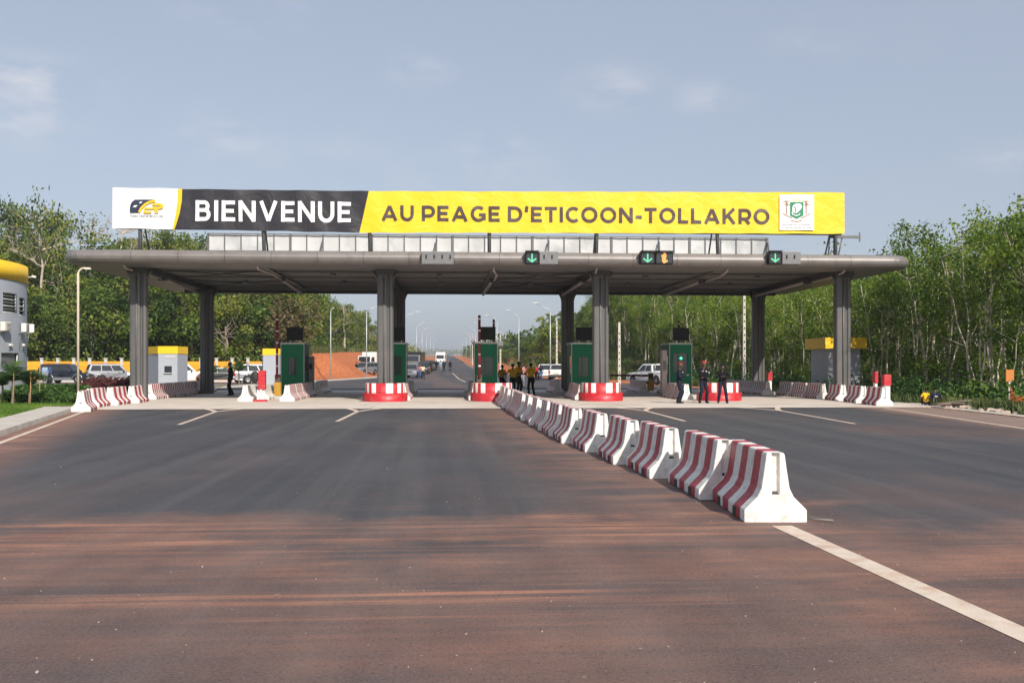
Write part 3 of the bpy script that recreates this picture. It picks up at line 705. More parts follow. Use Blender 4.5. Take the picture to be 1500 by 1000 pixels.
M['v_green'] = vinyl('print_green', (.008, .20, .10)); M['v_tan'] = vinyl('print_tan', (.30, .19, .08)); M['v_greytext'] = vinyl('print_grey', (.14, .14, .17)); M['v_trunk'] = vinyl('print_brown', (.25, .13, .08))
bpanel('white_panel', lambda t: BX0, edge1b, M['v_white'], 10)
bpanel('amber_stripe', edge1b, edge1, M['v_amber'], 2)
bpanel('black_panel', edge1, edge2, M['v_black'], 50)
bpanel('yellow_panel', edge2, lambda t: BX1, M['v_yellow'], 80)
def letters(word, x, z, cap, width, m, thin):
    tot = sum(G[c][0] for c in word) + .20 * (len(word) - 1); kx = width / tot; cur = x
    for c in word:
        mb = MB(); strokes(mb, c, cur, z, cap, G[c][0] * kx, bsurf, thin=thin)
        if mb.f: brel(mb.build('letter', m))
        cur += (G[c][0] + .20) * kx
letters('BIENVENUE', X_(286.5), Z_(400, 325), Z_(400, 294.5) - Z_(400, 325), X_(514) - X_(286.5), M['v_letter_w'], .88)
_z0 = Z_(840, 326.0); _cap = Z_(840, 303.5) - _z0
for w, a, b in (('AU', 559, 606), ('PEAGE', 618, 732), ("D'ETICOON-TOLLAKRO", 744, 1127)): letters(w, X_(a), _z0, _cap, X_(b) - X_(a), M['v_letter_b'], 1.02)
# road fund logo on the white panel
def psurf(x, z): return YB - .03                 # the small prints are stiff stickers on the sheet
def flat(mb, pts, off):                           # filled outline laid on the sheet
    mb.face([(x, psurf(x, z) - off, z) for x, z in pts])
def LP(zx, zy): px, py = 180 + zx / 13.33, 270 + zy / 13.33; return (X_(px), Z_(px, py))
def lpart(name, mb, m): return brel(mb.build(name, m))
mb = MB(); flat(mb, [LP(*p) for p in [(150, 555), (143, 480), (155, 410), (185, 350), (245, 303), (650, 303), (590, 330), (470, 385), (390, 450), (330, 555)]][::-1], .03); lpart('logo_road', mb, M['v_navy'])
mb = MB(); flat(mb, [LP(*p) for p in [(203, 452), (240, 415), (298, 415), (262, 452)]], .036); flat(mb, [LP(*p) for p in [(318, 375), (352, 346), (395, 348), (362, 375)]], .037); lpart('logo_dash', mb, M['v_white'])
def band(mb, pts, w, off):
    pts = [LP(*p) for p in pts]
    for i in range(len(pts) - 1):
        d = Vector((pts[i + 1][0] - pts[i][0], pts[i + 1][1] - pts[i][1])).normalized(); n = Vector((-d.y, d.x)) * w / 2; e = d * w * .15
        q = [(pts[i][0] - n.x - e.x, pts[i][1] - n.y - e.y), (pts[i + 1][0] - n.x + e.x, pts[i + 1][1] - n.y + e.y), (pts[i + 1][0] + n.x + e.x, pts[i + 1][1] + n.y + e.y), (pts[i][0] + n.x - e.x, pts[i][1] + n.y - e.y)]
        mb.face([(x, psurf(x, z) - off - i * .0006, z) for x, z in q])
mb = MB(); band(mb, [(330, 548), (370, 470), (440, 400), (520, 355), (640, 322)], .10, .042)
band(mb, [(590, 395), (740, 398), (785, 420), (770, 450), (700, 470), (600, 470)], .10, .046); band(mb, [(640, 470), (655, 560)], .09, .052); band(mb, [(690, 480), (690, 562)], .06, .054)
band(mb, [(450, 475), (590, 475)], .08, .055); band(mb, [(420, 550), (570, 550)], .08, .0565); band(mb, [(440, 470), (425, 555)], .055, .058); lpart('logo_letters', mb, M['v_amber'])
mb = MB(); strokes(mb, "FONDS D'ENTRETIEN ROUTIER", LP(165, 0)[0], LP(165, 634)[1], LP(0, 602)[1] - LP(0, 634)[1], LP(798, 0)[0] - LP(165, 0)[0], psurf, thin=.9, dz=.03); lpart('logo_text', mb, M['v_navy'])
mb = MB(); band(mb, [(148, 575), (165, 605), (200, 640)], .012, .03); band(mb, [(300, 262), (370, 240), (470, 238), (560, 275)], .012, .03); lpart('logo_ring', mb, M['v_greytext'])
# coat of arms on its white card
def EP(zx, zy): px, py = 1130 + zx * .07, 275 + zy * .07; return (X_(px), Z_(px, py))
mb = MB(); flat(mb, [EP(*p) for p in [(160, 890), (880, 890), (880, 150), (160, 150)]], .03); brel(mb.build('emblem_card', M['v_white']))
mb = MB(); flat(mb, [EP(*p) for p in [(378, 305), (378, 590), (517, 660), (657, 590), (657, 305)]], .038); brel(mb.build('emblem_shield', M['v_green']))
mb = MB()
flat(mb, [EP(*p) for p in [(425, 470), (430, 400), (470, 350), (540, 335), (600, 345), (628, 390), (610, 450), (560, 500), (520, 530), (480, 540), (445, 520)]][::-1], .044)
LPs = LP; LP = EP
band(mb, [(430, 500), (420, 560), (460, 575), (510, 592), (560, 575), (585, 545)], .035, .046); brel(mb.build('emblem_elephant', M['v_white']))
mb = MB(); band(mb, [(545, 365), (525, 400), (540, 450)], .02, .052); band(mb, [(470, 400), (490, 450), (485, 520)], .05, .053); brel(mb.build('emblem_lines', M['v_greytext']))
mb = MB()
for s, cx in ((-1, 310), (1, 715)):
    band(mb, [(cx, 560), (cx, 330)], .055, .036)
brel(mb.build('emblem_palm', M['v_trunk']))
mb = MB()
for s, cx in ((-1, 305), (1, 715)):
    for k, (dx, dy) in enumerate(((-75, -20), (-60, 50), (-35, -50), (30, -50), (65, -25), (70, 45), (30, 60), (-30, 65))):
        band(mb, [(cx, 320), (cx + dx * .6, 320 + dy * .9 - 8), (cx + dx, 320 + dy)], .03, .04 + .001 * k)
brel(mb.build('emblem_fronds', M['v_tan']))
for rb in ([(230, 545), (300, 590), (420, 640)], [(800, 545), (730, 590), (610, 640)], [(400, 690), (515, 720), (630, 690)]):
    mb = MB(); band(mb, rb, .05, .036); brel(mb.build('emblem_ribbon', M['v_tan']))
mb = MB()
for k in range(9):
    a = math.radians(20 + k * 17.5); band(mb, [(517 + 70 * math.cos(a), 300 - 50 * math.sin(a)), (517 + 125 * math.cos(a), 300 - 115 * math.sin(a))], .02, .035)
band(mb, [(440, 292), (517, 270), (594, 292)], .03, .036); brel(mb.build('emblem_sun', M['v_amber']))
LP = LPs
for row, (txt, a, b, zy) in enumerate((("MINISTERE DE L'EQUIPEMENT", 205, 835, 792), ("ET DE L'ENTRETIEN ROUTIER", 215, 825, 855))):
    mb = MB(); strokes(mb, txt, EP(a, 0)[0], EP(a, zy)[1], EP(0, zy - 26)[1] - EP(0, zy)[1], EP(b, 0)[0] - EP(a, 0)[0], psurf, thin=.8, dz=.036); brel(mb.build('emblem_text', M['v_greytext']))
# steel frame behind the front banner
for zz, mm in ((Z_(700, 283), 'frame'), (Z_(700, 338), 'frame')):
    b = MB(); b.box(((BX0 + BX1) / 2, YB + .14, zz), (BX1 - BX0 - .2, .1, .1)); brel(b.build('rail', M[mm]))
for px, lean in ((203, .03), (383, .10), (540, .06), (717, .0), (876, -.06), (1050, .1), (1226, 0)):
    xx = X_(px)
    b = MB(); b.tube([(xx + lean, YB + .17, ZT - .05), (xx, YB + .17, Z_(700, 285))], .085, 4, caps=True); brel(b.build('post', M['frame']))
    b = MB(); b.tube([(xx + .02, YB + 1.7, ZT - .02), (xx, YB + .25, Z_(700, 300))], .04, 6); brel(b.build('brace', M['frame']))
# protruding bracket frame at the right end of the front banner
b = MB(); xx = X_(1228); zb = Z_(1228, 345)
b.box((X_(1244), YB + .5, zb), (X_(1266) - X_(1221), .12, .12)); b.box((X_(1229), YB + .5, (zb + ZT) / 2), (.12, .12, zb - ZT)); b.box((X_(1265.5), YB + .5, zb), (.05, .05, .45)); b.box((X_(1221), YB + .5, zb), (.05, .05, .3))
b.tube([(X_(1221), YB + .5, zb), (X_(1219), YB + .5, ZT)], .03, 6); b.tube([(X_(1240), YB + .5, zb), (X_(1233), YB + .5, ZT)], .035, 6); brel(b.build('end_bracket', M['frame']))
# second banner facing the other way, seen from its white back with its frame
YR = 60.2
RX0, RX1 = gx(305, YR), gx(1124, YR); RZ0, RZ1 = 7.66, 9.5
rbn = thing('rear_banner', 'white back of the rear banner seen in its square steel frame beneath the front banner', 'banner', ((RX0 + RX1) / 2, YR, ZT))
def rrel(o): o.parent = rbn; o.matrix_parent_inverse = Matrix.Translation((-(RX0 + RX1) / 2, -YR, -ZT)); return o
M['v_back'] = mat('banner_back', (.50, .50, .50), .6, var=.12, scale=.9, bump=.5, bscale=1.2, dirt=(.22, .24, .25), dirt_amt=.8, dirt_scale=.5)
ncell = 35; dx = (RX1 - RX0) / ncell
for k in range(ncell):
    mb = MB(); xa, xb = RX0 + k * dx + .02, RX0 + (k + 1) * dx - .02
    for i in range(4):
        for j in range(4):
            def P(i, j):
                u, v = i / 4, j / 4; return (xa + (xb - xa) * u, YR + .06 + .05 * math.sin(PI * u) * math.sin(PI * v) * (1 + .6 * math.sin(k * 2.3)), RZ0 + (RZ1 - RZ0) * v)
            mb.face([P(i, j), P(i + 1, j), P(i + 1, j + 1), P(i, j + 1)], 0, True)
    rrel(mb.build('panel', M['v_back'], fix=True))
for k in range(ncell + 1):
    b = MB(); w = .12 if k % 5 == 0 else .045; b.box((RX0 + k * dx, YR, (RZ1 + ZT) / 2), (w, .05, RZ1 - ZT)); rrel(b.build('upright', M['frame']))
for zz in (8.46, 7.68, 9.48):
    b = MB(); b.box(((RX0 + RX1) / 2, YR - .055, zz), (RX1 - RX0, .05, .06)); rrel(b.build('rail', M['frame']))
for k in range(0, ncell + 1, 7):
    b = MB(); b.tube([(RX0 + k * dx - .25, YR - 1.6, ZT - .02), (RX0 + k * dx, YR - .1, 9.2)], .05, 6); rrel(b.build('brace', M['frame']))
# ================================================================== JERSEY BARRIERS
BL, BH = 1.92, .75
JP = [(.34, 0), (.34, .13), (.20, .27), (.155, .36), (.125, .55), (.10, BH - .02), (.085, BH)]
def barrier_mesh(cuts, length=BL, name='barrier', pitch_red=1):
    """lofted along Y (0 = far end, -length = near end); cuts = list of (end, material)"""
    mb = MB(); bmv = None
    prof = [(-x, z) for x, z in JP] + [(x, z) for x, z in reversed(JP)]
    ys_ = [0] + [c[0] for c in cuts]
    for k, (y1, m) in enumerate(cuts):
        y0 = ys_[k]
        b = len(mb.v)
        mb.v += [(x, -y0, z) for x, z in prof] + [(x, -y1, z) for x, z in prof]
        n = len(prof)
        for i in range(n - 1):
            mb.f.append((b + i, b + n + i, b + n + i + 1, b + i + 1)[::-1]); mb.m.append(m); mb.s.append(False)
        mb.f.append((b + n - 1, b + 2 * n - 1, b + n, b)[::-1]); mb.m.append(2); mb.s.append(False)
    n = len(prof)
    # far end plain, near end with a moulded groove down the middle
    mb.face([(x, 0, z) for x, z in prof], 0)
    ye = -length; gw = .045; gd = .05; z0, z1 = .30, BH
    L_ = [(-x, z) for x, z in JP]
    left = [(x, ye, z) for x, z in L_] + [(-gw, ye, z1), (-gw, ye, z0), (-gw, ye, 0)]
    right = [(gw, ye, 0), (gw, ye, z0), (gw, ye, z1)] + [(-x, ye, z) for x, z in reversed(L_)]
    mb.face(left[::-1], 0); mb.face(right[::-1], 0)
    mb.face([(-gw, ye, 0), (gw, ye, 0), (gw, ye, z0), (-gw, ye, z0)], 0)
    mb.face([(-gw, ye, z0), (gw, ye, z0), (gw * .6, ye + gd, z0 + .03), (-gw * .6, ye + gd, z0 + .03)], 2)
    mb.face([(-gw * .6, ye + gd, z0 + .03), (gw * .6, ye + gd, z0 + .03), (gw * .6, ye + gd, z1), (-gw * .6, ye + gd, z1)], 0)
    mb.face([(-gw, ye, z0), (-gw * .6, ye + gd, z0 + .03), (-gw * .6, ye + gd, z1), (-gw, ye, z1)], 0)
    mb.face([(gw, ye, z1), (gw * .6, ye + gd, z1), (gw * .6, ye + gd, z0 + .03), (gw, ye, z0)], 0)
    # forklift pockets
    for yc in (-.55, -1.42):
        for s in (-1, 1): mb.box((s * .335, yc * length / BL, .055), (.024, .17, .11), 2)
    o = mb.build(name, [M['white'], M['red'], M['hole']])
    return o
def stripes(n, first=.16, end=.30, length=BL):
    w = (length - first - end) / (2 * n - 1); cuts = [(first, 0)]; y = first
    for k in range(2 * n - 1): y += w; cuts.append((y, 1 if k % 2 == 0 else 0))
    cuts.append((length, 0)); return cuts
def soften(o):
    bm = bmesh.new(); bm.from_mesh(o.data); bmesh.ops.remove_doubles(bm, verts=bm.verts, dist=1e-4); bmesh.ops.recalc_face_normals(bm, faces=bm.faces)
    bm.to_mesh(o.data); bm.free()
    bv = o.modifiers.new('bevel', 'BEVEL'); bv.width = .014; bv.segments = 2; bv.limit_method = 'ANGLE'; bv.angle_limit = math.radians(28); return o
bar3 = soften(barrier_mesh(stripes(3, .14, .20), name='jersey_barrier'))
bar6 = soften(barrier_mesh(stripes(6, .06, .10), name='jersey_barrier'))
def put_barrier(src, x, y, rz, label, group, first=set()):
    """x, y is the middle of the near end"""
    z = h1(x * .2, y) if y > 66 else (.015 if y > 39 else 0)
    if src.name in first or src.get('label'):
        o = src.copy(); COL.objects.link(o)
    else: o = src
    o.rotation_euler = (0, 0, rz); o.location = (x - math.sin(rz) * BL, y + math.cos(rz) * BL, z)
    return tag(o, label, 'barrier', group)
ORD = ['first', 'second', 'third', 'fourth', 'fifth', 'sixth', 'seventh', 'eighth', 'ninth', 'tenth', 'eleventh', 'twelfth', 'thirteenth', 'fourteenth', 'fifteenth', 'sixteenth']
GM = 'barriers in the long median row across the asphalt'
n_med = 16; rngb = random.Random(4)
for k in range(n_med):
    y = [10.55, 12.36, 14.7, 16.83, 19.23, 21.4][k] if k < 6 else 21.4 + (k - 5) * 2.19
    x = ([3.54, 3.50, 3.35, 3.16, 3.01, 2.80][k] if k < 6 else float(np.interp(y, [21.4, 30, 44], [2.80, 2.58, 2.42]))) + (rngb.random() - .5) * .04 * (k > 5)
    rz = [-.075, -.02, .0, -.01, .01, 0][k] if k < 6 else -.01 + (rngb.random() - .5) * .06
    lab = ('nearest red striped jersey barrier of the median row, large white end facing the camera' if k == 0 else
           'farthest barrier of the striped median row, touching the red island nose' if k == n_med - 1 else
           f'{ORD[k]} red striped barrier of the median row counted from the camera')
    o = put_barrier(bar3, x, y, rz, lab, GM)
    if k == 0: bar_first = o
loop = MB(); loop.tube([(.30, -BL + .1, .05), (.42, -BL + .02, .03), (.62, -BL - .02, .02), (.64, -BL + .05, .02), (.48, -BL + .08, .025), (.30, -BL + .2, .05)], .007, 6)
lo = loop.build('steel_loop', mat('rusty_wire', (.16, .15, .14), .6, .4), bar_first)
GL = 'barriers curving along the left edge of the plaza'
for (px, y, rz, src, lab) in ((118, 36.9, math.radians(12), bar3, 'leftmost jersey barrier, white end to the camera beside the lawn kerb'),
                         (131, 40.2, math.radians(4), bar3, 'striped barrier standing slantwise right behind the leftmost barrier'),
                         (160.5, 42.4, math.radians(1), bar3, 'slanted striped barrier between the leftmost pair and the left column'),
                         (192, 44.8, math.radians(3), bar3, 'striped barrier in front of the foot of the leftmost front column')):
    put_barrier(src, gx(px, y), y, rz, lab, GL)
for k in range(4): put_barrier(bar6, -14.45, 49.4 + k * 2.01, 0, ['first', 'second', 'third', 'fourth'][k] + ' finely striped barrier behind the leftmost front column, counted from the front', GL)
for k in range(3): put_barrier(bar6, -14.75, 57.6 + k * 2.01, 0, ['first', 'second', 'last'][k] + ' finely striped barrier beside the leftmost rear column, counted from the front', GL)
GR = 'barriers along the right edge of the plaza'
for (px, y, rz, src, lab) in ((1296, 39.9, math.radians(-5), bar3, 'rightmost jersey barrier, white end to the camera, under the red box'),
                         (1265, 42.6, math.radians(-6), bar3, 'striped barrier left of the rightmost barrier, white end to the camera'),
                         (1235, 45.3, math.radians(-6), bar3, 'striped barrier at the foot of the rightmost front column')):
    put_barrier(src, gx(px, y), y, rz, lab, GR)
for k in range(3): put_barrier(bar6, gx(1206, 48.2) - .05 * k, 48.2 + k * 2.01, 0, ['first', 'second', 'third'][k] + ' finely striped barrier running back left of the rightmost front column', GR)
for k in range(4): put_barrier(bar6, 17.75, 54.2 + k * 2.01, 0, ['first', 'second', 'third', 'last'][k] + ' finely striped barrier by the rightmost rear column, counted from the front', GR)

# ================================================================== ISLANDS
def island_nose(x, y, label):
    t = thing('island_nose', label, 'lane island', (x, y, .015), 0, 'round red and white island noses')
    def shell(r, z0, z1, wall, segs, name, parent, a0=180, a1=360, y_back=.35):
        n = 60
        mb = MB(); pts = [(-r, y_back)] + [(r * math.cos(math.radians(a0 + (a1 - a0) * i / n)), r * math.sin(math.radians(a0 + (a1 - a0) * i / n))) for i in range(n + 1)] + [(r, y_back)]
        inn = [(px * (r - wall) / r, py * (r - wall) / r if abs(py - y_back) > 1e-6 else y_back) for px, py in pts]
        run = 0
        for i in range(len(pts) - 1):
            m = segs(i / (len(pts) - 1))
            mb.face([(*pts[i], z0), (*pts[i + 1], z0), (*pts[i + 1], z1), (*pts[i], z1)], m, True)
            mb.face([(*pts[i], z1), (*pts[i + 1], z1), (*inn[i + 1], z1), (*inn[i], z1)], m)
            mb.face([(*inn[i], z1), (*inn[i + 1], z1), (*inn[i + 1], z0), (*inn[i], z0)], 0, True)
        for e in (0, -1): mb.face([(*pts[e], z0), (*pts[e], z1), (*inn[e], z1), (*inn[e], z0)], 0)
        return mb.build(name, [M['white'], M['redbright']], parent, fix=True)
    bnd = [0, .09, .155, .21, .275, .37, .53, .63, .72, .80, .86, 1.01]; colr = [0, 1, 0, 1, 0, 1, 0, 1, 0, 1, 0]
    def seg_(u):
        for i in range(len(colr)):
            if bnd[i] <= u < bnd[i + 1]: return colr[i]
        return 0
    shell(.90, .375, .84, .16, seg_, 'striped_wall', t)
    shell(1.02, 0, .385, .30, lambda u: 1, 'base_ring', t)
    f = MB(); f.box((0, .1, .30), (1.5, .5, .6)); f.build('core', M['concrete_wall'], t)
    return t
island_nose(COLX[1], 46.35, 'round red and white island nose around the second front column')
island_nose(2.1, 46.35, 'round red and white island nose under the middle green booth')
island_nose(COLX[2], 46.35, 'round red and white island nose around the third front column')
island_nose(12.85, 46.35, 'round red and white island nose behind the two officers at right')
GI = 'finely striped barriers lining the lane islands'
ISL = {'left': (-8.1, .72, -.92, 47.5), 'second column': (-2.87, .78, -.78, 47.5), 'middle': (2.1, .78, -.78, 47.5), 'third column': (7.2, .78, -.78, 47.5), 'right': (12.85, .78, -1.35, 47.3)}
for nm, (xc, xr, xl, y0) in ISL.items():
    for side, dx in (('right', xr), ('left', xl)):
        if nm == 'left' and side == 'left': continue
        for k in range(2 if nm != 'left' else 4):
            put_barrier(bar6, xc + dx, y0 + k * 2.01 - (1.0 if nm == 'left' else 0), 0, f'{["front", "second", "third", "fourth"][k]} striped barrier on the {side} side of the {nm} island', GI)
    for side, dx in (('right', xr - .1), ('left', xl + .1)):
        for k in range(2):
            put_barrier(bar6, xc + dx, 58.2 + k * 2.01, 0, f'{["first", "last"][k]} rear barrier on the {side} side of the {nm} island under the canopy', GI)
# plain white barrier end and hose post on the left island
plain = soften(barrier_mesh([(BL, 0)], name='jersey_barrier'))
plain.rotation_euler = (0, 0, 0); plain.location = (gx(359, 46.4), 46.4 + BL, .015); tag(plain, 'plain white concrete barrier end left of the red hose cabinet', 'barrier', GI)
p2 = plain.copy(); COL.objects.link(p2); p2.location = (gx(383, 48), 48 + BL, .015); p2['label'] = 'plain white barrier behind the red hose cabinet on the left island'
for nm, (xc, xr, xl, y0) in ISL.items():
    b = MB(); b.box((xc, 53.6, .085), (1.15, 8.4, .15)); o = b.build('island_plinth', M['concrete_wall'], bevel=.02); o['kind'] = 'structure'

# ================================================================== BOOTHS
def booth(x, y, label, window=(-.34, .34, 1.1, 2.0), lit=False, side=1):
    t = thing('toll_booth', label, 'toll booth', (x, y, .16), 0, 'green toll booths'); W, D_, Hh = 1.16, 2.1, 2.62
    wx0, wx1, wz0, wz1 = window
    mb = MB(); hw = W / 2
    def wallq(x0, x1, z0, z1): mb.box(((x0 + x1) / 2, .03, (z0 + z1) / 2), (x1 - x0, .06, z1 - z0))
    wallq(-hw, wx0, 0, Hh); wallq(wx1, hw, 0, Hh); wallq(wx0, wx1, 0, wz0); wallq(wx0, wx1, wz1, Hh)
    mb.build('front_wall', M['green'], t)
    mb = MB()
    for s in (-1, 1):
        mb.box((s * (hw - .03), .061 + .45 / 2, Hh / 2), (.06, .45, Hh)); mb.box((s * (hw - .03), D_ - .3, Hh / 2), (.06, .6, Hh)); mb.box((s * (hw - .03), 1.0055, .5), (.06, .985, 1.0)); mb.box((s * (hw - .03), 1.0055, Hh - .3), (.06, .985, .6))
    mb.box((0, D_ - .03, .5), (W - .125, .06, 1.0)); mb.box((0, D_ - .03, Hh - .3), (W - .125, .06, .6)); mb.box((0, D_ / 2, .01), (W - .13, D_ - .13, .05)); mb.build('side_wall', M['green'], t)
    g = MB(); g.box(((wx0 + wx1) / 2, .045, (wz0 + wz1) / 2), (wx1 - wx0 - .004, .012, wz1 - wz0 - .004)); g.build('window', M['booth_glass'], t)
    g = MB()
    for s in (-1, 1): g.box((s * (hw - .035), 1.0055, 1.51), (.012, .98, 1.0))
    g.box((0, D_ - .035, 1.51), (W - .13, .012, 1.0)); g.build('side_window', M['booth_glass'], t)
    fr = MB(); e = .045
    for cx, cz, sx, sz in (((wx0 + wx1) / 2, wz0 - e / 2, wx1 - wx0 + 2 * e, e), ((wx0 + wx1) / 2, wz1 + e / 2, wx1 - wx0 + 2 * e, e), (wx0 - e / 2, (wz0 + wz1) / 2, e, wz1 - wz0), (wx1 + e / 2, (wz0 + wz1) / 2, e, wz1 - wz0)):
        fr.box((cx, -.008, cz), (sx, .016, sz))
    fr.box((wx0 + (wx1 - wx0) * .36, .02, (wz0 + wz1) / 2), (.03, .02, wz1 - wz0)); fr.build('window_frame', M['green'], t)
    tr = MB(); tr.box((0, D_ / 2, Hh + .04), (W + .10, D_ + .10, .08))
    for s in (-1, 1): tr.box((s * (hw + .018), -.012, Hh / 2), (.035, .05, Hh))
    tr.build('roof_trim', M['boothframe'], t, bevel=.01)
    ct = MB(); ct.box((0, .35, 1.02), (W - .14, .4, .05)); ct.box((-.2, .3, 1.22), (.28, .06, .3)); ct.build('counter', M['greybox'], t)
    dsp = MB(); dsp.box((.08, .30, Hh + .55), (.86, .22, .68)); d = dsp.build('display_box', M['display'], t, bevel=.015)
    lg_ = MB()
    for s in (-1, 1): lg_.box((.08 + s * .25, .30, Hh + .145), (.05, .05, .13))
    lg_.build('stand', M['steel'], d)
    if lit:
        l = MB(); l.lathe([(0, 0), (.055, .0), (.065, .02)], 14, axis='y', M=Matrix.Translation((.02, -.02, 1.88))); l.build('signal_lamp', emis('green_lamp', (.05, .95, .45), 3.0), t)
    return t
BT = [(-8.15, 53.2, 'green toll booth on the left island with red boom upright beside it', (-.22, .22, 1.0, 1.9)), (-2.75, 52.6, 'green toll booth half hidden behind the second front column', (-.30, .34, 1.0, 2.0)),
      (2.0, 51.6, 'green toll booth in the middle between two raised red booms', (-.30, .36, .95, 1.95)), (7.12, 52.0, 'green toll booth partly behind the third front column', (-.24, .30, .9, 1.95)), (12.42, 52.4, 'green toll booth at right with a green signal lamp behind the officers', (-.40, .36, 1.1, 2.15))]
for i, (x, y, lab, w) in enumerate(BT): booth(x, y, lab, w, lit=(i == 4))
# hood-like vent unit on the leftmost booth roof
def boom(x, y, ztop, label, z0=.16, low=None):
    t = thing('boom_gate', label, 'boom gate', (x, y, z0), 0, 'red boom gates')
    c = MB(); c.box((0, 0, .33), (.34, .34, .66)); c.build('cabinet', M['boomyellow'], t, bevel=.02)
    c = MB(); c.box((0, -.01, .86), (.26, .30, .38)); c.build('motor', M['boomdark'], t, bevel=.03)
    p0, p1 = ((0, -.21, .9), (0, -.21, ztop - z0)) if low is None else ((0, -.21, .9), (-low, -.21, .93))
    a = MB(); a.tube([p0, p1], .065, 8); a = a.build('arm', M['boomred'], t)
    for k in range(1, 6):
        f = k / 5.3; q = [p0[i] + (p1[i] - p0[i]) * f for i in range(3)]; dirv = (Vector(p1) - Vector(p0)).normalized() * .04
        b = MB(); b.tube([Vector(q) - dirv, Vector(q) + dirv], .069, 8); b.build('band', M['white'], a)
    return t
boom(gx(407, 50.5), 50.5, gz(407, 463, 50.5), 'raised red boom left of the left island booth')
boom(gx(702, 48.9), 48.9, gz(702, 462, 48.9), 'taller raised red boom in front of the middle booth')
boom(gx(723, 56.5), 56.5, gz(723, 468, 56.5), 'second raised red boom behind the right side of the middle booth')
boom(gx(993, 56.0), 56.0, gz(993, 470, 56.0), 'raised red boom behind the booth with the green lamp')
boom(12.0, 58.2, 2, 'lowered dark red boom across the lane right of the third column', low=3.3)
# grey equipment cabinet by the left booth
t = thing('lane_controller', 'slim grey equipment post right of the left island booth', 'cabinet', (gx(456, 55), 55, .16))
b = MB(); b.box((0, 0, 1.0), (.28, .5, 2.0)); b.build('housing', M['greybox'], t, bevel=.02); b = MB(); b.box((0, -.262, 1.45), (.18, .02, .3)); b.build('panel', M['display'], t)
t = thing('lane_controller', 'slim grey mesh post left of the right island booth', 'cabinet', (gx(972, 52), 52, .16))
b = MB(); b.box((0, 0, 1.15), (.26, .5, 2.3)); b.build('housing', M['pipe'], t, bevel=.02); b = MB(); b.box((0, -.262, 1.5), (.18, .02, .5)); b.build('panel', M['greybox'], t)
# hose cabinet on the left island
t = thing('hose_cabinet', 'red fire hose cabinet with black hose reel on white posts at left island', 'hose cabinet', (gx(380, 46.1), 46.1, .015))
b = MB(); b.box((.13, 0, .99), (.32, .3, .86)); b.build('cabinet', M['redbright'], t, bevel=.015)
b = MB(); b.lathe([(.0, -.16), (.16, -.16), (.17, -.14), (.15, -.13), (.15, .09), (.17, .10), (.16, .12), (.0, .12)], 20, axis='y', M=Matrix.Translation((-.2, 0, 1.12)) @ Matrix.Scale(1.6, 4, (0, 0, 1))); b.build('hose_reel', M['black'], t)
b = MB(); b.box((-.05, 0, .28), (.10, .12, .56)); b.box((.18, 0, .28), (.14, .12, .56)); b.build('post', M['white'], t)
b = MB(); b.box((.05, -.01, .05), (.62, .25, .10)); b.build('base', M['redbright'], t)
# red boxes on posts at the right side
def red_box(x, y, z, w, hgt, label):
    t = thing('fire_box', label, 'fire box', (x, y, .015)); b = MB(); b.box((0, 0, z), (w, .3, hgt)); b.build('cabinet', M['redbright'], t, bevel=.012); b = MB(); b.box((0, 0, (z - hgt / 2) / 2), (w * .8, .2, z - hgt / 2)); b.build('post', M['white'], t)
red_box(gx(1298, 40.9), 40.9, gz(1298, 557, 40.9), .32, .46, 'red box on white post behind the rightmost barrier')
red_box(gx(1127, 57), 57, gz(1127, 551, 57), .26, .5, 'red box behind the barriers beside the rear right column')
red_box(gx(1282, 43), 43, gz(1282, 553, 43), .14, .5, 'narrow dark red box left of the rightmost red box')

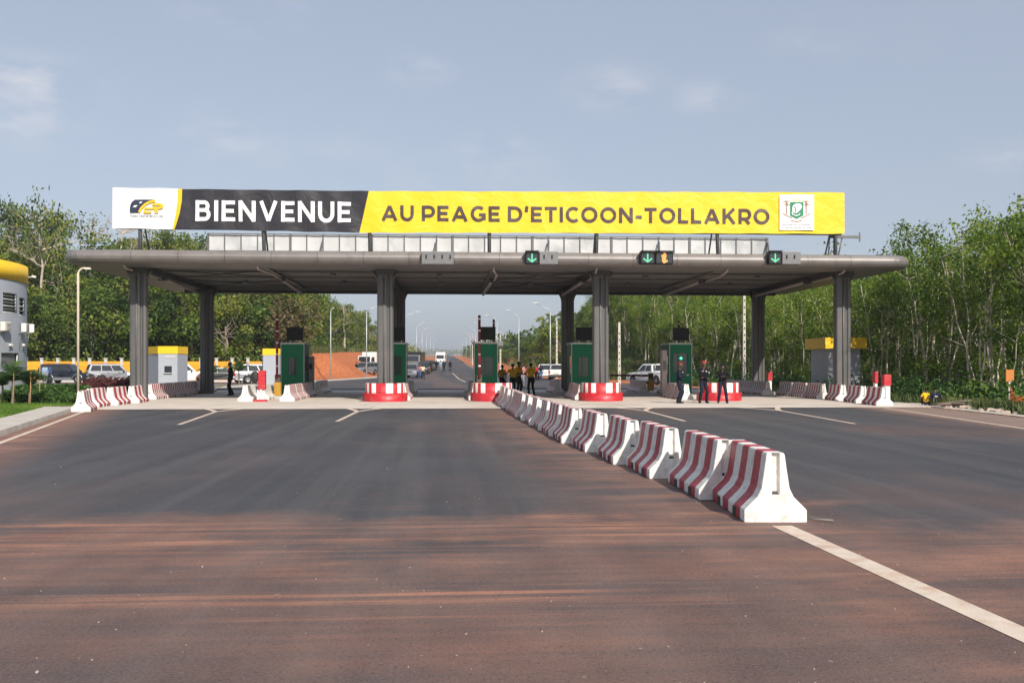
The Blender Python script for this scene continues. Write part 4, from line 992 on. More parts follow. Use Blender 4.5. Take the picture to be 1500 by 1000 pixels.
# ================================================================== LANE SIGNALS on the fascia
def signal(px0, px1, px2, label, arrow=None, figure=False, split=None):
    Y = 43.72; x0, x2 = gx(px0, Y), gx(px2, Y); z0, z1 = gz(px0, 386.5, Y), gz(px0, 368, Y); z0 += .0
    t = thing('lane_signal', label, 'lane signal', ((x0 + x2) / 2, Y, (z0 + z1) / 2), 0, 'lane signals along the canopy edge'); hz = (z1 - z0) / 2
    cx = (x0 + x2) / 2
    def mod(xa, xb, lit):
        b = MB(); b.box(((xa + xb) / 2 - cx, .22, 0), (xb - xa - .03, .34, 2 * hz)); o = b.build('housing', M['display'] if lit else M['greybox'], t, bevel=.015)
        if lit:
            b = MB(); b.box(((xa + xb) / 2 - cx, .047, 0), (xb - xa - .14, .012, 2 * hz - .12)); b.build('screen', M['glass'], o)
            w = (xb - xa); mx = (xa + xb) / 2 - cx; a = MB()
            if lit == 'arrow':
                def barq(p, q, th, off):
                    d = (Vector(q) - Vector(p)).normalized(); n = Vector((-d.y, d.x)) * th / 2
                    a.face([(p[0] - n.x, off, p[1] - n.y), (q[0] - n.x, off, q[1] - n.y), (q[0] + n.x, off, q[1] + n.y), (p[0] + n.x, off, p[1] + n.y)])
                barq((mx, hz * .68), (mx, -hz * .62), .065, .034); barq((mx - w * .29, -hz * .12), (mx + .02, -hz * .70), .065, .036); barq((mx + w * .29, -hz * .12), (mx - .02, -hz * .70), .065, .038)
                a.build('arrow', M['e_green'], o)
            else:
                for (sx, sz, ww, hh) in ((0, .58, .08, .14), (-.02, .3, .22, .12), (.02, 0, .1, .4), (-.07, -.1, .08, .3), (.06, -.52, .16, .1), (-.01, -.35, .1, .3)):
                    k = len(a.f) * .002; a.face([(mx + sx * 1 - ww / 2, .036 - k, sz * hz - hh / 2), (mx + sx + ww / 2, .036 - k, sz * hz - hh / 2), (mx + sx + ww / 2, .036 - k, sz * hz + hh / 2), (mx + sx - ww / 2, .036 - k, sz * hz + hh / 2)])
                a.build('figure', M['e_orange'], o)
            v = MB(); v.box((mx, -.03, hz + .012), (w - .02, .18, .02)); v.build('visor', M['display'], o)
        else:
            for k in range(max(1, int((xb - xa) / .35))):
                f = MB(); f.box((xa - cx + .22 + k * .35, .035, .05), (.05, .04, .16)); f.build('latch', M['display'], o)
    xs_ = gx(px1, Y) if px1 else None
    if arrow: mod(x0, xs_, 'arrow'); mod(xs_, x2, 'fig' if figure else None)
    else: mod(x0, x2, None)
    bk = MB(); bk.box((0, .42, -.02), (.3, .35, .12)); bk.build('mount', M['beam'], t)
    return t
M['e_green'] = emis('arrow_green', (.16, .80, .46), .55); M['e_orange'] = emis('figure_orange', (1.0, .42, .10), .7)
signal(617, None, 665, 'unlit long grey lane signal box left of the others on the canopy edge')
signal(769, 790, 818, 'lane signal with green arrow on the canopy edge left of the third column', arrow=True)
signal(938, 960, 987, 'lane signal with green arrow beside an orange figure', arrow=True, figure=True)
signal(1126, 1146, 1174, 'rightmost lane signal with green arrow and grey box', arrow=True)

# ================================================================== POLES
def lamp_post(px, Y, top_py, label, arm=(-1.8, .5), mat_='polegrey', r=.075, group='street lamps by the road', hook=False):
    x = gx(px, Y); z0 = h1(x, Y) - .05; zt = gz(px, top_py, Y)
    t = thing('street_lamp', label, 'street lamp', (x, Y, z0), 0, group); hgt = zt - z0
    if hook:
        p = [(0, 0, 0), (0, 0, hgt - .28)] + [(.26 - .26 * math.cos(a), 0, hgt - .28 + .26 * math.sin(a)) for a in np.linspace(.25, 1.75, 7)]
        b = MB(); b.tube(p, [r] * 2 + [r * .8] * 7, 8); b.build('pole', M[mat_], t); e = p[-1]
        b = MB(); b.box((e[0] + .10, 0, e[2] - .01), (.26, .13, .08), taper=(.7, .7)); b.build('lamp_head', M[mat_], t)
    else:
        b = MB(); b.tube([(0, 0, 0), (0, 0, hgt - .3)], [r, r * .7], 8); b.build('pole', M[mat_], t)
        b = MB(); b.tube([(0, 0, hgt - .35), (arm[0] * .1, 0, hgt - .1), (arm[0] * .8, 0, hgt + arm[1] * .8)], r * .55, 6); a = b.build('arm', M[mat_], t)
        b = MB(); b.box((arm[0] * .9, 0, hgt + arm[1] * .93), (abs(arm[0]) * .36, .22, .10), M=None); b.build('lamp_head', M['boothframe'], t)
    bp_ = MB(); bp_.box((0, 0, .06), (.34, .34, .06)); bp_.build('base_plate', M['steel'], t)
lamp_post(114.5, 43, 392, 'cream hooked lamp post by the hedge in front of the left canopy end', mat_='lamppole', r=.052, hook=True)
lamp_post(484.5, 122, 452, 'tall grey lamp post on the red bank left of the second column', arm=(.4, .1))
lamp_post(537, 128, 452, 'grey lamp post just left of the second column', arm=(1.6, .3))
lamp_post(591, 165, 462, 'lamp post behind the second rear column with its arm over the road', arm=(2.6, .7))
lamp_post(806, 112, 452, 'tallest lamp post right of the far road with arm toward the road', arm=(-1.9, .7))
lamp_post(760, 142, 461, 'lamp post right of the far road between the tallest one and the booth', arm=(-1.7, .7))
lamp_post(728, 172, 467, 'lamp post rising just right of the middle booth with arm toward the road', arm=(-1.9, .7))
for i, Y in enumerate((215, 262, 320, 390, 480)):
    for s in (1, -1):
        x = 7.4 if s > 0 else -6.6
        px = 750 + FPX * ((x / Y) * CC - SS) / (CC + (x / Y) * SS); D = Y / (CC - (px - 750) / FPX * SS)
        lamp_post(px, Y, HZ - (h1(x, Y) + 9 - CAMH) / D * FPX, f'{ORD[i]} nearest of the five thin far lamp posts on the ' + ('right' if s > 0 else 'left') + ' verge', arm=(-1.6 * s, .6), group='far lamp posts right' if s > 0 else 'far lamp posts left')
def concrete_pole(px, Y, top_py, label, r=.13, cross=False, wid=.26):
    x = gx(px, Y); z0 = h1(x, Y) - .05; hgt = gz(px, top_py, Y) - z0
    t = thing('power_pole', label, 'utility pole', (x, Y, z0)); b = MB(); b.box((0, 0, hgt / 2), (wid, .2, hgt), taper=(.7, .7)); b.build('pole', M['polewhite'], t, bevel=.015)
    n = int(hgt / .55)
    for k in range(1, n):
        s = MB(); f = 1 - .3 * (k * .55) / hgt; s.box((0, -.102 * f + .008, k * .55), (.09, .02, .16)); s.build('slot', M['hole'], t)
    if cross:
        for zz, w in ((.15, 2.6), (.9, 1.8)):
            c = MB(); c.box((0, -.12, hgt - zz), (w, .1, .1)); c = c.build('crossarm', M['steel'], t)
            for k in range(3):
                i = MB(); i.lathe([(.0, 0), (.06, .0), (.09, .08), (.05, .16), (.08, .22), (.0, .3)], 8, M=Matrix.Translation((-w / 2 + .15 + k * (w / 2 - .15), -.12, hgt - zz + .05))); i.build('insulator', M['boothframe'], c)
        c = MB(); c.box((0, -.4, hgt - 1.7), (.8, .5, .7)); c.build('transformer', M['greybox'], t, bevel=.05)
concrete_pole(1090, 78, 425, 'white slotted concrete pole left of the rear right column')
concrete_pole(907, 84, 472, 'short white slotted concrete pole right of the third column')
concrete_pole(815.5, 124, 470, 'white concrete pole beside the tallest lamp post', wid=.24)
concrete_pole(733, 150, 487, 'utility pole with crossarms and transformer right of the middle booth', cross=True)
concrete_pole(692, 250, 490, 'far utility pole with crossarms left of the middle booth', cross=True)

# ================================================================== ORANGE FENCE
fy = 101.5; fx0, fx1 = gx(38, fy), gx(432, fy); npan = 17
fence = thing('boundary_fence', 'orange panel fence with pale pillars at the foot of the forest hill', 'fence', ((fx0 + fx1) / 2, fy, 0))
def frel(o): o.parent = fence; o.matrix_parent_inverse = Matrix.Translation((-(fx0 + fx1) / 2, -fy, 0)); return o
fw = (fx1 - fx0) / npan
slat = None
for k in range(npan + 1):
    b = MB(); x = fx0 + k * fw; b.box((x, fy, 1.13), (.26, .26, 2.36)); b.box((x, fy, 2.34), (.34, .34, .08)); frel(b.build('pillar', M['pillar']))
    if k < npan:
        for j in range(4):
            b = MB(); b.box((x + fw / 2, fy, .39 + j * .47), (fw - .27, .06, .455)); frel(b.build('slat', M['orange']))
        b = MB(); b.box((x + fw / 2, fy, .06), (fw - .27, .2, .2)); frel(b.build('footing', M['pillar']))

# ================================================================== ADMINISTRATION BUILDING (left) and KIOSKS
bc = Vector((-0.4872 * 61.5, 61.5)); bX = 61.5 * (SS - .487 * CC); bY = 61.5 * (CC + .487 * SS)
Rb = 10.0
los = Vector((bX, bY)).normalized(); nrm_b = Vector((-los.y, los.x)); cenb = Vector((bX, bY)) + nrm_b * Rb
bld = thing('office_building', 'round ended grey office building with yellow parapet band at far left', 'building', (cenb.x, cenb.y, 0))
def brect(a0, a1, z0, z1, r): # curved patch
    n = max(1, int(abs(a1 - a0) / math.radians(3))); return [[(r * math.cos(a0 + (a1 - a0) * i / n), r * math.sin(a0 + (a1 - a0) * i / n), z) for i in range(n + 1)] for z in (z0, z1)]
aT = math.atan2(-nrm_b.y, -nrm_b.x)               # direction from the centre to the silhouette point
def ang(px):                                      # angle on the drum of the sight line at column px
    u = (px - 750) / FPX; d = Vector((SS + u * CC, CC - u * SS)).normalized()
    b_ = d.dot(cenb); c_ = cenb.length_squared - Rb * Rb; disc = b_ * b_ - c_
    tt = b_ - math.sqrt(max(disc, 0)); p = d * tt; return math.atan2(p.y - cenb.y, p.x - cenb.x)
def hang(px, py):
    a = ang(px); p = cenb + Vector((math.cos(a), math.sin(a))) * Rb; return gz(px, py, p.y)
ops = []
HB0, HB1 = hang(20, 410.5), hang(20, 384.5)
for (p0, p1, y0, y1) in ((4.5, 24.5, 458, 429), (28.5, 36, 462, 436), (2, 27, 538, 516.5)):
    ops.append((ang(p0), ang(p1), hang((p0 + p1) / 2, y0), hang((p0 + p1) / 2, y1)))
wb_ = MB(); angs = list(np.linspace(aT - PI * 1.2, aT + PI * .8, 141)); zs_ = [-.1, HB0]
for a0, a1, z0, z1 in ops: angs += [a0, a1]; zs_ += [z0, z1]
angs = sorted(angs); zs_ = sorted(zs_)
for i in range(len(angs) - 1):
    for j in range(len(zs_) - 1):
        am, zm = (angs[i] + angs[i + 1]) / 2, (zs_[j] + zs_[j + 1]) / 2
        if any(min(a0, a1) < am < max(a0, a1) and z0 < zm < z1 for a0, a1, z0, z1 in ops) or angs[i + 1] - angs[i] < 1e-7: continue
        c0, c1 = (math.cos(angs[i]), math.sin(angs[i])), (math.cos(angs[i + 1]), math.sin(angs[i + 1]))
        wb_.face([(Rb * c0[0], Rb * c0[1], zs_[j]), (Rb * c1[0], Rb * c1[1], zs_[j]), (Rb * c1[0], Rb * c1[1], zs_[j + 1]), (Rb * c0[0], Rb * c0[1], zs_[j + 1])], 0, True)
wb_.build('wall', M['wallgrey'], bld, fix=True)
b = MB(); b.lathe([(Rb - .3, HB0 - .01), (Rb + .06, HB0), (Rb + .06, HB1), (Rb - .2, HB1)], 160); b.build('parapet', M['yellow'], bld)
b = MB(); b.lathe([(0, HB1 - .5), (Rb - .2, HB1 - .5), (Rb - .2, HB1)], 80); b.build('roof', M['concrete_wall'], bld)
for k, (a0, a1, z0, z1) in enumerate(ops):
    lo, hi = min(a0, a1), max(a0, a1); g = MB()
    r0, r1 = brect(lo, hi, z0, z1, Rb - .16)
    for i in range(len(r0) - 1): g.face([r0[i], r0[i + 1], r1[i + 1], r1[i]])
    w = g.build('window' if k < 2 else 'doorway', M['glass'] if k < 2 else M['greybox'], bld)
    fr = MB()
    for zz in (z0, z1):
        a_, b2 = brect(lo, hi, zz, zz, Rb - .08); fr.tube(a_, .05, 4)
    for aa in (lo, hi): fr.tube([((Rb - .08) * math.cos(aa), (Rb - .08) * math.sin(aa), z0), ((Rb - .08) * math.cos(aa), (Rb - .08) * math.sin(aa), z1)], .05, 4)
    fr.build('frame', M['boothframe'], w)
    if k < 2:
        for j in range(1, 6 if k == 0 else 4):
            lv = MB(); zz = z0 + (z1 - z0) * j / (6 if k == 0 else 4); a_, b2 = brect(lo, hi, zz, zz, Rb - .06); lv.tube(a_, .035, 4); lv.build('louvre', M['greybox'] if j % 2 else M['boothframe'], w)
def wall_frame(px, py):
    a = ang(px); return Matrix.Translation((cenb.x + Rb * math.cos(a), cenb.y + Rb * math.sin(a), hang(px, py))) @ Matrix.Rotation(a - PI / 2, 4, 'Z')   # local +Y points out of the wall
for i, (px, py, lab) in enumerate(((2.0, 478, 'white air conditioner cut by the left picture edge on the office wall'), (30, 480, 'white air conditioner below the narrow window of the office wall'), (39.6, 481, 'white air conditioner standing out at the right outline of the office building'))):
    t = thing('air_conditioner', lab, 'air conditioner', group='air conditioners on the office wall'); t.matrix_world = wall_frame(px, py)
    b = MB(); b.box((0, .27, 0), (.66, .28, .52)); c = b.build('casing', M['ac'], t, bevel=.03)
    b = MB()
    for k in range(6): b.box((-.08, .415, -.19 + k * .072), (.4, .012, .03))
    b.build('grille', M['greybox'], t)
    b = MB(); b.box((0, .14, -.285), (.55, .3, .04)); b.build('bracket', M['steel'], t); b = MB(); b.tube([(.3, .12, -.3), (.3, .06, -.9), (.3, .03, -1.3)], .013, 6); b.build('hose', M['greybox'], t)
for i, (px, py, lab) in enumerate(((14, 505, 'small white wall lamp above the office doorway'), (33, 505, 'small white wall lamp near the right outline of the office'))):
    t = thing('wall_lamp', lab, 'wall lamp', group='wall lamps on the office'); t.matrix_world = wall_frame(px, py)
    b = MB(); b.box((0, .08, 0), (.3, .16, .14), taper=(1, .5)); b.build('housing', M['ac'], t, bevel=.02); b = MB(); b.box((0, .02, -.2), (.16, .04, .2)); b.build('back_plate', M['greybox'], t)
t = thing('security_camera', 'white security camera on the corner below the yellow parapet', 'security camera'); t.matrix_world = wall_frame(39.9, 406)
b = MB(); b.tube([(0, 0, 0), (0, .25, .02)], .03, 6); b.build('bracket', M['ac'], t); b = MB(); b.tube([(-.05, .26, .06), (.0, .5, .0)], .08, 10); b.build('body', M['ac'], t); b = MB(); b.tube([(0, .50, -.001), (.004, .52, -.005)], .06, 10); b.build('lens', M['display'], t)

def kiosk(px0, pxm, px1, Y, py_top, py_band, label, depth=3.0, opening=True, overhang=0.0):
    """front face from pxm to px1, left flank from px0 to pxm"""
    zb0, zt_ = gz(px1, py_band, Y), gz(px1, py_top, Y); xm, x1 = gx(pxm, Y), gx(px1, Y)
    u0 = (px0 - 750) / FPX; k0 = (SS + u0 * CC) / (CC - u0 * SS)
    dx, dy = None, None
    t = thing('kiosk', label, 'kiosk', ((xm + x1) / 2, Y, 0), 0, 'grey kiosks with yellow tops'); w = x1 - xm
    o_ = (xm + x1) / 2
    # left flank runs back and outwards until it reaches the sight line at px0
    yb = Y + depth; xb = k0 * yb
    poly = [(xm - o_, 0), (x1 - o_, 0), (x1 - o_ + .0, depth), (xb - o_, depth)]
    def ex(poly, z0, z1, name, m, grow=0.0):
        b = MB(); c = (sum(p[0] for p in poly) / 4, sum(p[1] for p in poly) / 4)
        pp = [(p[0] + (grow if p[0] > c[0] else -grow), p[1] + (grow if p[1] > c[1] else -grow)) for p in poly]; n = 4
        b.face([(x, y, z1) for x, y in pp]); b.face([(x, y, z0) for x, y in pp][::-1])
        for i in range(n): j = (i + 1) % n; b.face([(*pp[i], z0), (*pp[j], z0), (*pp[j], z1), (*pp[i], z1)])
        return b.build(name, m, t)
    ex(poly, 0, zb0, 'wall', M['wallgrey']); ex(poly, zb0 + .002, zt_, 'parapet', M['yellow'], overhang + .03)
    if opening:
        b = MB(); b.box((w * .02, -.02, zb0 * .53), (w * .38, .05, .5)); g = b.build('window', M['glass'], t); b = MB(); b.box((w * .02, -.06, zb0 * .53 - .29), (w * .44, .12, .06)); b.build('sill', M['boothframe'], t)
        b = MB(); b.box((w * .12, -.02, zb0 - .22), (w * .55, .03, .07)); b.build('sign_strip', M['ac'], t)
kiosk(213, 232, 260, 78, 507, 518, 'grey kiosk with yellow top and window beside the left front column')
kiosk(384, 385.5, 409, 82, 510.5, 520, 'grey kiosk with yellow top left of the left booth boom', opening=False)
kiosk(1188, 1213, 1260, 57.5, 494.5, 510.5, 'dark sided grey kiosk with overhanging yellow top behind the rightmost column', depth=3.4, opening=False, overhang=.25)

# ================================================================== ROADSIDE THINGS AT RIGHT
t = thing('warning_board', 'orange board on a white post in front of the trees at far right', 'sign', (gx(1479, 37.5), 37.5, -.1))
b = MB(); b.box((0, 0, gz(1479, 550, 37.5) + .1), (.32, .04, .46)); b.build('board', mat('orange_board', (.50, .17, .035), .7, var=.15), t, bevel=.005)
b = MB(); b.tube([(0, .04, 0), (0, .04, 1.2)], .035, 8); b.build('post', M['white'], t)
# orange safety netting slung between stakes: a real mesh of strands
net = thing('safety_net', 'torn orange plastic safety netting sagging at the far right edge', 'safety net', (gx(1490, 37.2), 37.2, -.1))
M['net'] = mat('net_orange', (.55, .13, .03), .6, var=.2)
def netp(u, v): return (-.25 + u * 2.6, .15 * math.sin(u * 5) + .1 * v, .03 + v * (.95 - .35 * math.sin(min(1, u * 2.2) * PI) * 1.0) * (1 - .15 * math.sin(u * 9)))
mb = MB()
for i in range(27): mb.tube([netp(i / 26, v / 6) for v in range(7)], .012, 3, caps=False)
for j in range(10): mb.tube([netp(u / 26, j / 9) for u in range(27)], .014, 3, caps=False)
mb.build('net', M['net'], net)
b = MB(); b.tube([(2.2, .1, 0), (2.2, .1, 1.1)], .03, 6); b.build('stake', M['white'], net)
rr = random.Random(5); db = MB()
M['rubble'] = mat('rubble', (.42, .33, .27), .9, var=.25, scale=6)
for k in range(150):
    y = rr.uniform(24, 40.5); x = right_edge(y) + .6 + abs(rr.gauss(0, .5)); s = rr.uniform(.05, .2)
    a = rr.random() * 3; Mx = Matrix.Translation((x, y, s * .2)) @ Matrix.Rotation(a, 4, 'Z') @ Matrix.Rotation(rr.random(), 4, 'X'); db.box((0, 0, 0), (s * 1.6, s, s * .8), M=Mx, taper=(.7, .6))
tag(db.build('rubble', M['rubble']), kind='stuff')
for i, (px, Y, s, lab) in enumerate(((1432, 38.2, .34, 'pale broken kerb stone lying on the right verge'), (1303, 40.3, .2, 'small pale stone beside the rightmost barrier'), (1458, 37.4, .26, 'pale stone lying between the branches and the orange net'))):
    b = MB(); b.box((0, 0, s * .3), (s * 1.6, s, s * .6), taper=(.7, .65)); o = b.build('stone', M['rubble'], bevel=.04); o.location = (gx(px, Y), Y, .0); o.rotation_euler = (0, .1, i); tag(o, lab, 'stone')
t = MB(); rr = random.Random(9)
for k in range(16): a = rr.uniform(-.5, .5); x = rr.uniform(-.9, .9); t.tube([(x - .7 * math.cos(a), -.7 * math.sin(a), .05 + rr.random() * .15), (x + .7 * math.cos(a), .7 * math.sin(a), .05 + rr.random() * .25)], .025, 5)
o = t.build('branch_pile', M['darkbark']); o.location = (gx(1420, 38.6), 38.6, .0); tag(o, 'heap of dark cut branches on the right verge under the bushes', 'branches')

# ================================================================== VEHICLES  (local x forward, y left)
def wheel(t, x, y, r, w=.22):
    o = MB(); o.lathe([(r * .55, -w / 2), (r * .9, -w / 2), (r, -w * .32), (r, w * .32), (r * .9, w / 2), (r * .55, w / 2)], 20, axis='y'); tw = o.build('wheel', M['tyre'], t); tw.location = (x, y, r)
    o = MB(); s = 1 if y > 0 else -1; o.lathe([(0, s * w * .44), (r * .2, s * w * .46), (r * .5, s * w * .36), (r * .57, s * w * .48), (r * .57, -s * w * .4)], 16, axis='y'); o.build('rim', M['rim'], tw)
    o = MB()
    for k in range(5): a = k * 2 * PI / 5; o.box((math.cos(a) * r * .34, s * w * .46, math.sin(a) * r * .34), (.07, .02, .07))
    o.build('spokes', M['trim'], tw)
def vehicle(kind, paintm, label, x, y, rz, cat, lower=None, z=None, group='vehicles parked around the plaza'):
    P = dict(suv=dict(L=4.75, W=1.84, r=.37, fw=.90, rw=3.55, belt=1.05, top=1.76, hood=1.02, ws=(1.25, 1.85), rear=(4.45, 4.70)),
             car=dict(L=4.4, W=1.78, r=.32, fw=.86, rw=3.48, belt=.90, top=1.46, hood=.88, ws=(1.15, 1.95), rear=(3.55, 4.25)),
             pickup=dict(L=5.2, W=1.82, r=.38, fw=.90, rw=4.02, belt=1.10, top=1.76, hood=1.05, ws=(1.30, 1.95), rear=(3.25, 3.45)))[kind]
    L, W, r = P['L'], P['W'], P['r']; X0 = L / 2
    t = thing({'suv': 'suv', 'car': 'parked_car', 'pickup': 'pickup_truck'}[kind], label, cat, (x, y, z if z is not None else h1(x * .2, y) + .01), rz, group)
    F = lambda d: X0 - d                          # distance behind the nose -> local x
    bz = .30; pts = [(F(L), bz + .1), ]
    prof = [(F(0.02), bz + .02)]
    def archpts(c): return [(F(c) + (r + .06) * math.cos(a), r + (r + .06) * math.sin(a)) for a in np.linspace(0, PI, 9)]
    low = [(F(.0), .62), (F(.03), bz)] + [(F(P['fw']) + r + .06, bz)] + archpts(P['fw'])[0:] + [(F(P['fw']) - r - .06, bz), (F(P['rw']) + r + .06, bz)] + archpts(P['rw']) + [(F(P['rw']) - r - .06, bz), (F(L - .02), bz + .05), (F(L), .62), (F(L), P['belt'] - .06), (F(L - .06), P['belt'])]
    up = [(F(P['ws'][0] + .1), P['belt']), (F(P['ws'][0]), P['hood'] - .0), (F(.45), P['hood'] - .06), (F(.10), P['hood'] - .18)]
    poly = (low + up)[::-1]
    def side(sgn, yo): return [(px, sgn * yo, pz) for px, pz in poly]
    mb = MB(); n = len(poly); hw = W / 2
    inset = [hw - (.10 if pz > P['belt'] - .1 else .02 if pz < .5 else 0) for px, pz in poly]
    a = [(px, -inset[i], pz) for i, (px, pz) in enumerate(poly)]; b_ = [(px, inset[i], pz) for i, (px, pz) in enumerate(poly)]
    mb.add(a + b_, [tuple(range(n)), tuple(range(2 * n - 1, n - 1, -1))] + [(i, n + i, n + (i + 1) % n, (i + 1) % n) for i in range(n)])
    body = mb.build('body', paintm, t, fix=True, bevel=.03)
    # greenhouse
    ws, rs = P['ws'], P['rear']; ct, cb = P['top'], P['belt'] - .01; tw_, bw_ = hw - .24, hw - .09
    gp = [(F(ws[0]), cb, bw_), (F(ws[1]), ct - .03, tw_), (F(ws[1] + .35), ct, tw_ - .02), (F(rs[0] - .3), ct - .01, tw_ - .02), (F(rs[0]), ct - .05, tw_), (F(rs[1]), cb, bw_)]
    g = MB(); n = len(gp); a = [(p[0], -p[2], p[1]) for p in gp]; b_ = [(p[0], p[2], p[1]) for p in gp]
    g.add(a + b_, [tuple(range(n))[::-1], tuple(range(n, 2 * n))] + [(i, (i + 1) % n, n + (i + 1) % n, n + i) for i in range(n)])
    g.build('cabin', paintm, t, fix=True, bevel=.04)
    def sidept(d_, h, s):                          # point on the tilted cabin side: d_ behind nose, h 0..1 up
        zz = cb + (ct - .04 - cb) * h; yy = bw_ + (tw_ - bw_) * h + .012; return (F(d_), s * yy, zz)
    def lim(h): return (ws[0] + (ws[1] - ws[0]) * h, rs[1] + (rs[0] - rs[1]) * h)
    nwin = 3 if kind == 'suv' else 2
    h0, h1_ = .12, .86; cuts = np.linspace(0, 1, nwin + 1)
    for s in (-1, 1):
        for k in range(nwin):
            q = []
            for h, e in ((h0, 0), (h0, 1), (h1_, 1), (h1_, 0)):
                f0, f1 = lim(h); f0 += .16; f1 -= .14; d_ = f0 + (f1 - f0) * (cuts[k + e]) + (.035 if e == 0 else -.035); q.append(sidept(d_, h, s))
            w = MB(); w.face(q if s < 0 else q[::-1]); w.build('window', M['carglass'], t)
    def endglass(d0, d1, sg, name):
        w = MB(); q = []
        for h, sy in ((.10, -1), (.10, 1), (.90, 1), (.90, -1)):
            d_ = d0 + (d1 - d0) * h; zz = cb + (ct - .04 - cb) * h; yy = (bw_ + (tw_ - bw_) * h) - .10; q.append((F(d_) + sg * .014, sy * yy, zz + .006))
        w.face(q if sg > 0 else q[::-1]); w.build(name, M['carglass'], t)
    endglass(ws[0], ws[1], 1, 'windscreen'); endglass(rs[1], rs[0], -1, 'rear_window')
    for s in (-1, 1):
        wheel(t, F(P['fw']), s * (hw - .11), r); wheel(t, F(P['rw']), s * (hw - .11), r)
        b = MB(); b.box((F(.13), s * (hw - .26), P['hood'] - .27), (.14, .40, .16)); b.build('headlight', M['lampglass'], t, bevel=.02)
        b = MB(); b.box((F(L - .035), s * (hw - .13), P['belt'] - .22), (.12, .20, .34 if kind != 'car' else .2)); b.build('taillight', M['taillamp'], t, bevel=.02)
        b = MB(); b.box((F(ws[0] + .35), s * (hw + .06), cb + .08), (.14, .18, .15)); b.build('mirror', M['trim'] if kind != 'car' else paintm, t, bevel=.03)
        dr = MB(); dr.box((F(ws[1] + .15), s * (hw + .004), P['belt'] - .12), (.14, .02, .03)); dr.box((F(ws[1] + 1.1), s * (hw + .004), P['belt'] - .12), (.14, .02, .03)); dr.build('handle', M['trim'], t)
        if lower:
            b = MB(); b.box((F(L / 2 - .07), s * (hw - .01), .42), (P['rw'] - P['fw'] - 2 * r - .16, .06, .26)); b.build('cladding', lower, t)
            for c in (P['fw'], P['rw']):
                ar = MB(); ar.tube([(F(c) + (r + .09) * math.cos(a), s * (hw + .0), r + (r + .09) * math.sin(a)) for a in np.linspace(.1, PI - .1, 9)], .05, 5); ar.build('wheel_arch', lower, t)
    b = MB(); b.box((F(-.03), 0, .46), (.16, W - .1, .26)); b.build('front_bumper', lower or paintm, t, bevel=.05)
    b = MB(); b.box((F(.05), 0, P['hood'] - .30), (.06, W * .42, .20)); b.build('grille', M['trim'], t, bevel=.02)
    b = MB(); b.box((F(L + .03), 0, .50), (.16, W - .1, .24)); b.build('rear_bumper', lower or (M['trim'] if kind == 'pickup' else paintm), t, bevel=.05)
    b = MB(); b.box((F(L + .02), 0, .74), (.03, .5, .12)); b.build('number_plate', M['plate'], t)
    if kind == 'pickup':
        b = MB(); b.box((F(4.30), 0, P['belt'] - .03), (1.62, W - .34, .05)); b.build('bed_floor', M['trim'], t)
        b = MB()
        for s in (-1, 1): b.tube([(F(3.58), s * .66, P['belt'] - .04), (F(3.6), s * .62, ct - .02)], .03, 6)
        b.tube([(F(3.6), -.62, ct - .02), (F(3.6), .62, ct - .02)], .03, 6); b.build('roll_bar', M['steel'], t)
    if kind == 'suv':
        for s in (-1, 1):
            b = MB(); b.tube([(F(ws[1] + .4), s * (tw_ - .08), ct + .05), (F(rs[0] - .3), s * (tw_ - .08), ct + .05)], .025, 6); b.build('roof_rail', M['trim'], t)
    return t
vehicle('suv', M['p_navy'], 'dark blue suv with silver lower trim parked behind the hedge', gx(97, 93), 93, math.radians(-6), 'suv', M['p_silver'])
vehicle('suv', M['p_silver'], 'silver suv parked left of the leftmost column, rear to the left', gx(166, 95), 95, math.radians(28), 'suv')
vehicle('pickup', M['p_white'], 'white pickup with open bed parked between left column and rear column', gx(266, 94), 94, math.radians(12), 'pickup')
vehicle('car', M['p_dark'], 'dark car parked behind the rear left column', gx(327, 94), 94, math.radians(15), 'car')
vehicle('suv', M['p_silver'], 'silver grey suv parked behind the red hose cabinet', gx(381, 92), 92, math.radians(18), 'suv')
vehicle('suv', M['p_silver'], 'silver suv facing the camera on the red earth left of the second column', gx(535, 142), 142, math.radians(-120), 'suv', z=.30)
vehicle('suv', M['p_silver'], 'silver suv facing the camera at the left edge of the far road', gx(605, 128), 128, math.radians(-100), 'suv')
vehicle('suv', M['p_dark'], 'dark suv queued behind the silver one beside the far road', gx(620, 150), 150, math.radians(-95), 'suv')
vehicle('suv', M['p_dark'], 'second dark suv farther back beside the far road', gx(628, 168), 168, math.radians(-95), 'suv')
vehicle('pickup', M['p_white'], 'white pickup parked behind the yellow shirted group, rear to the camera', gx(816, 110), 110, math.radians(82), 'pickup')
vehicle('suv', M['p_white'], 'white suv parked just left of the white pickup behind the group', gx(800, 118), 118, math.radians(80), 'suv')
vehicle('pickup', M['p_white'], 'white pickup parked right of the third column behind the striped barriers', gx(957, 84), 84, math.radians(118), 'pickup')
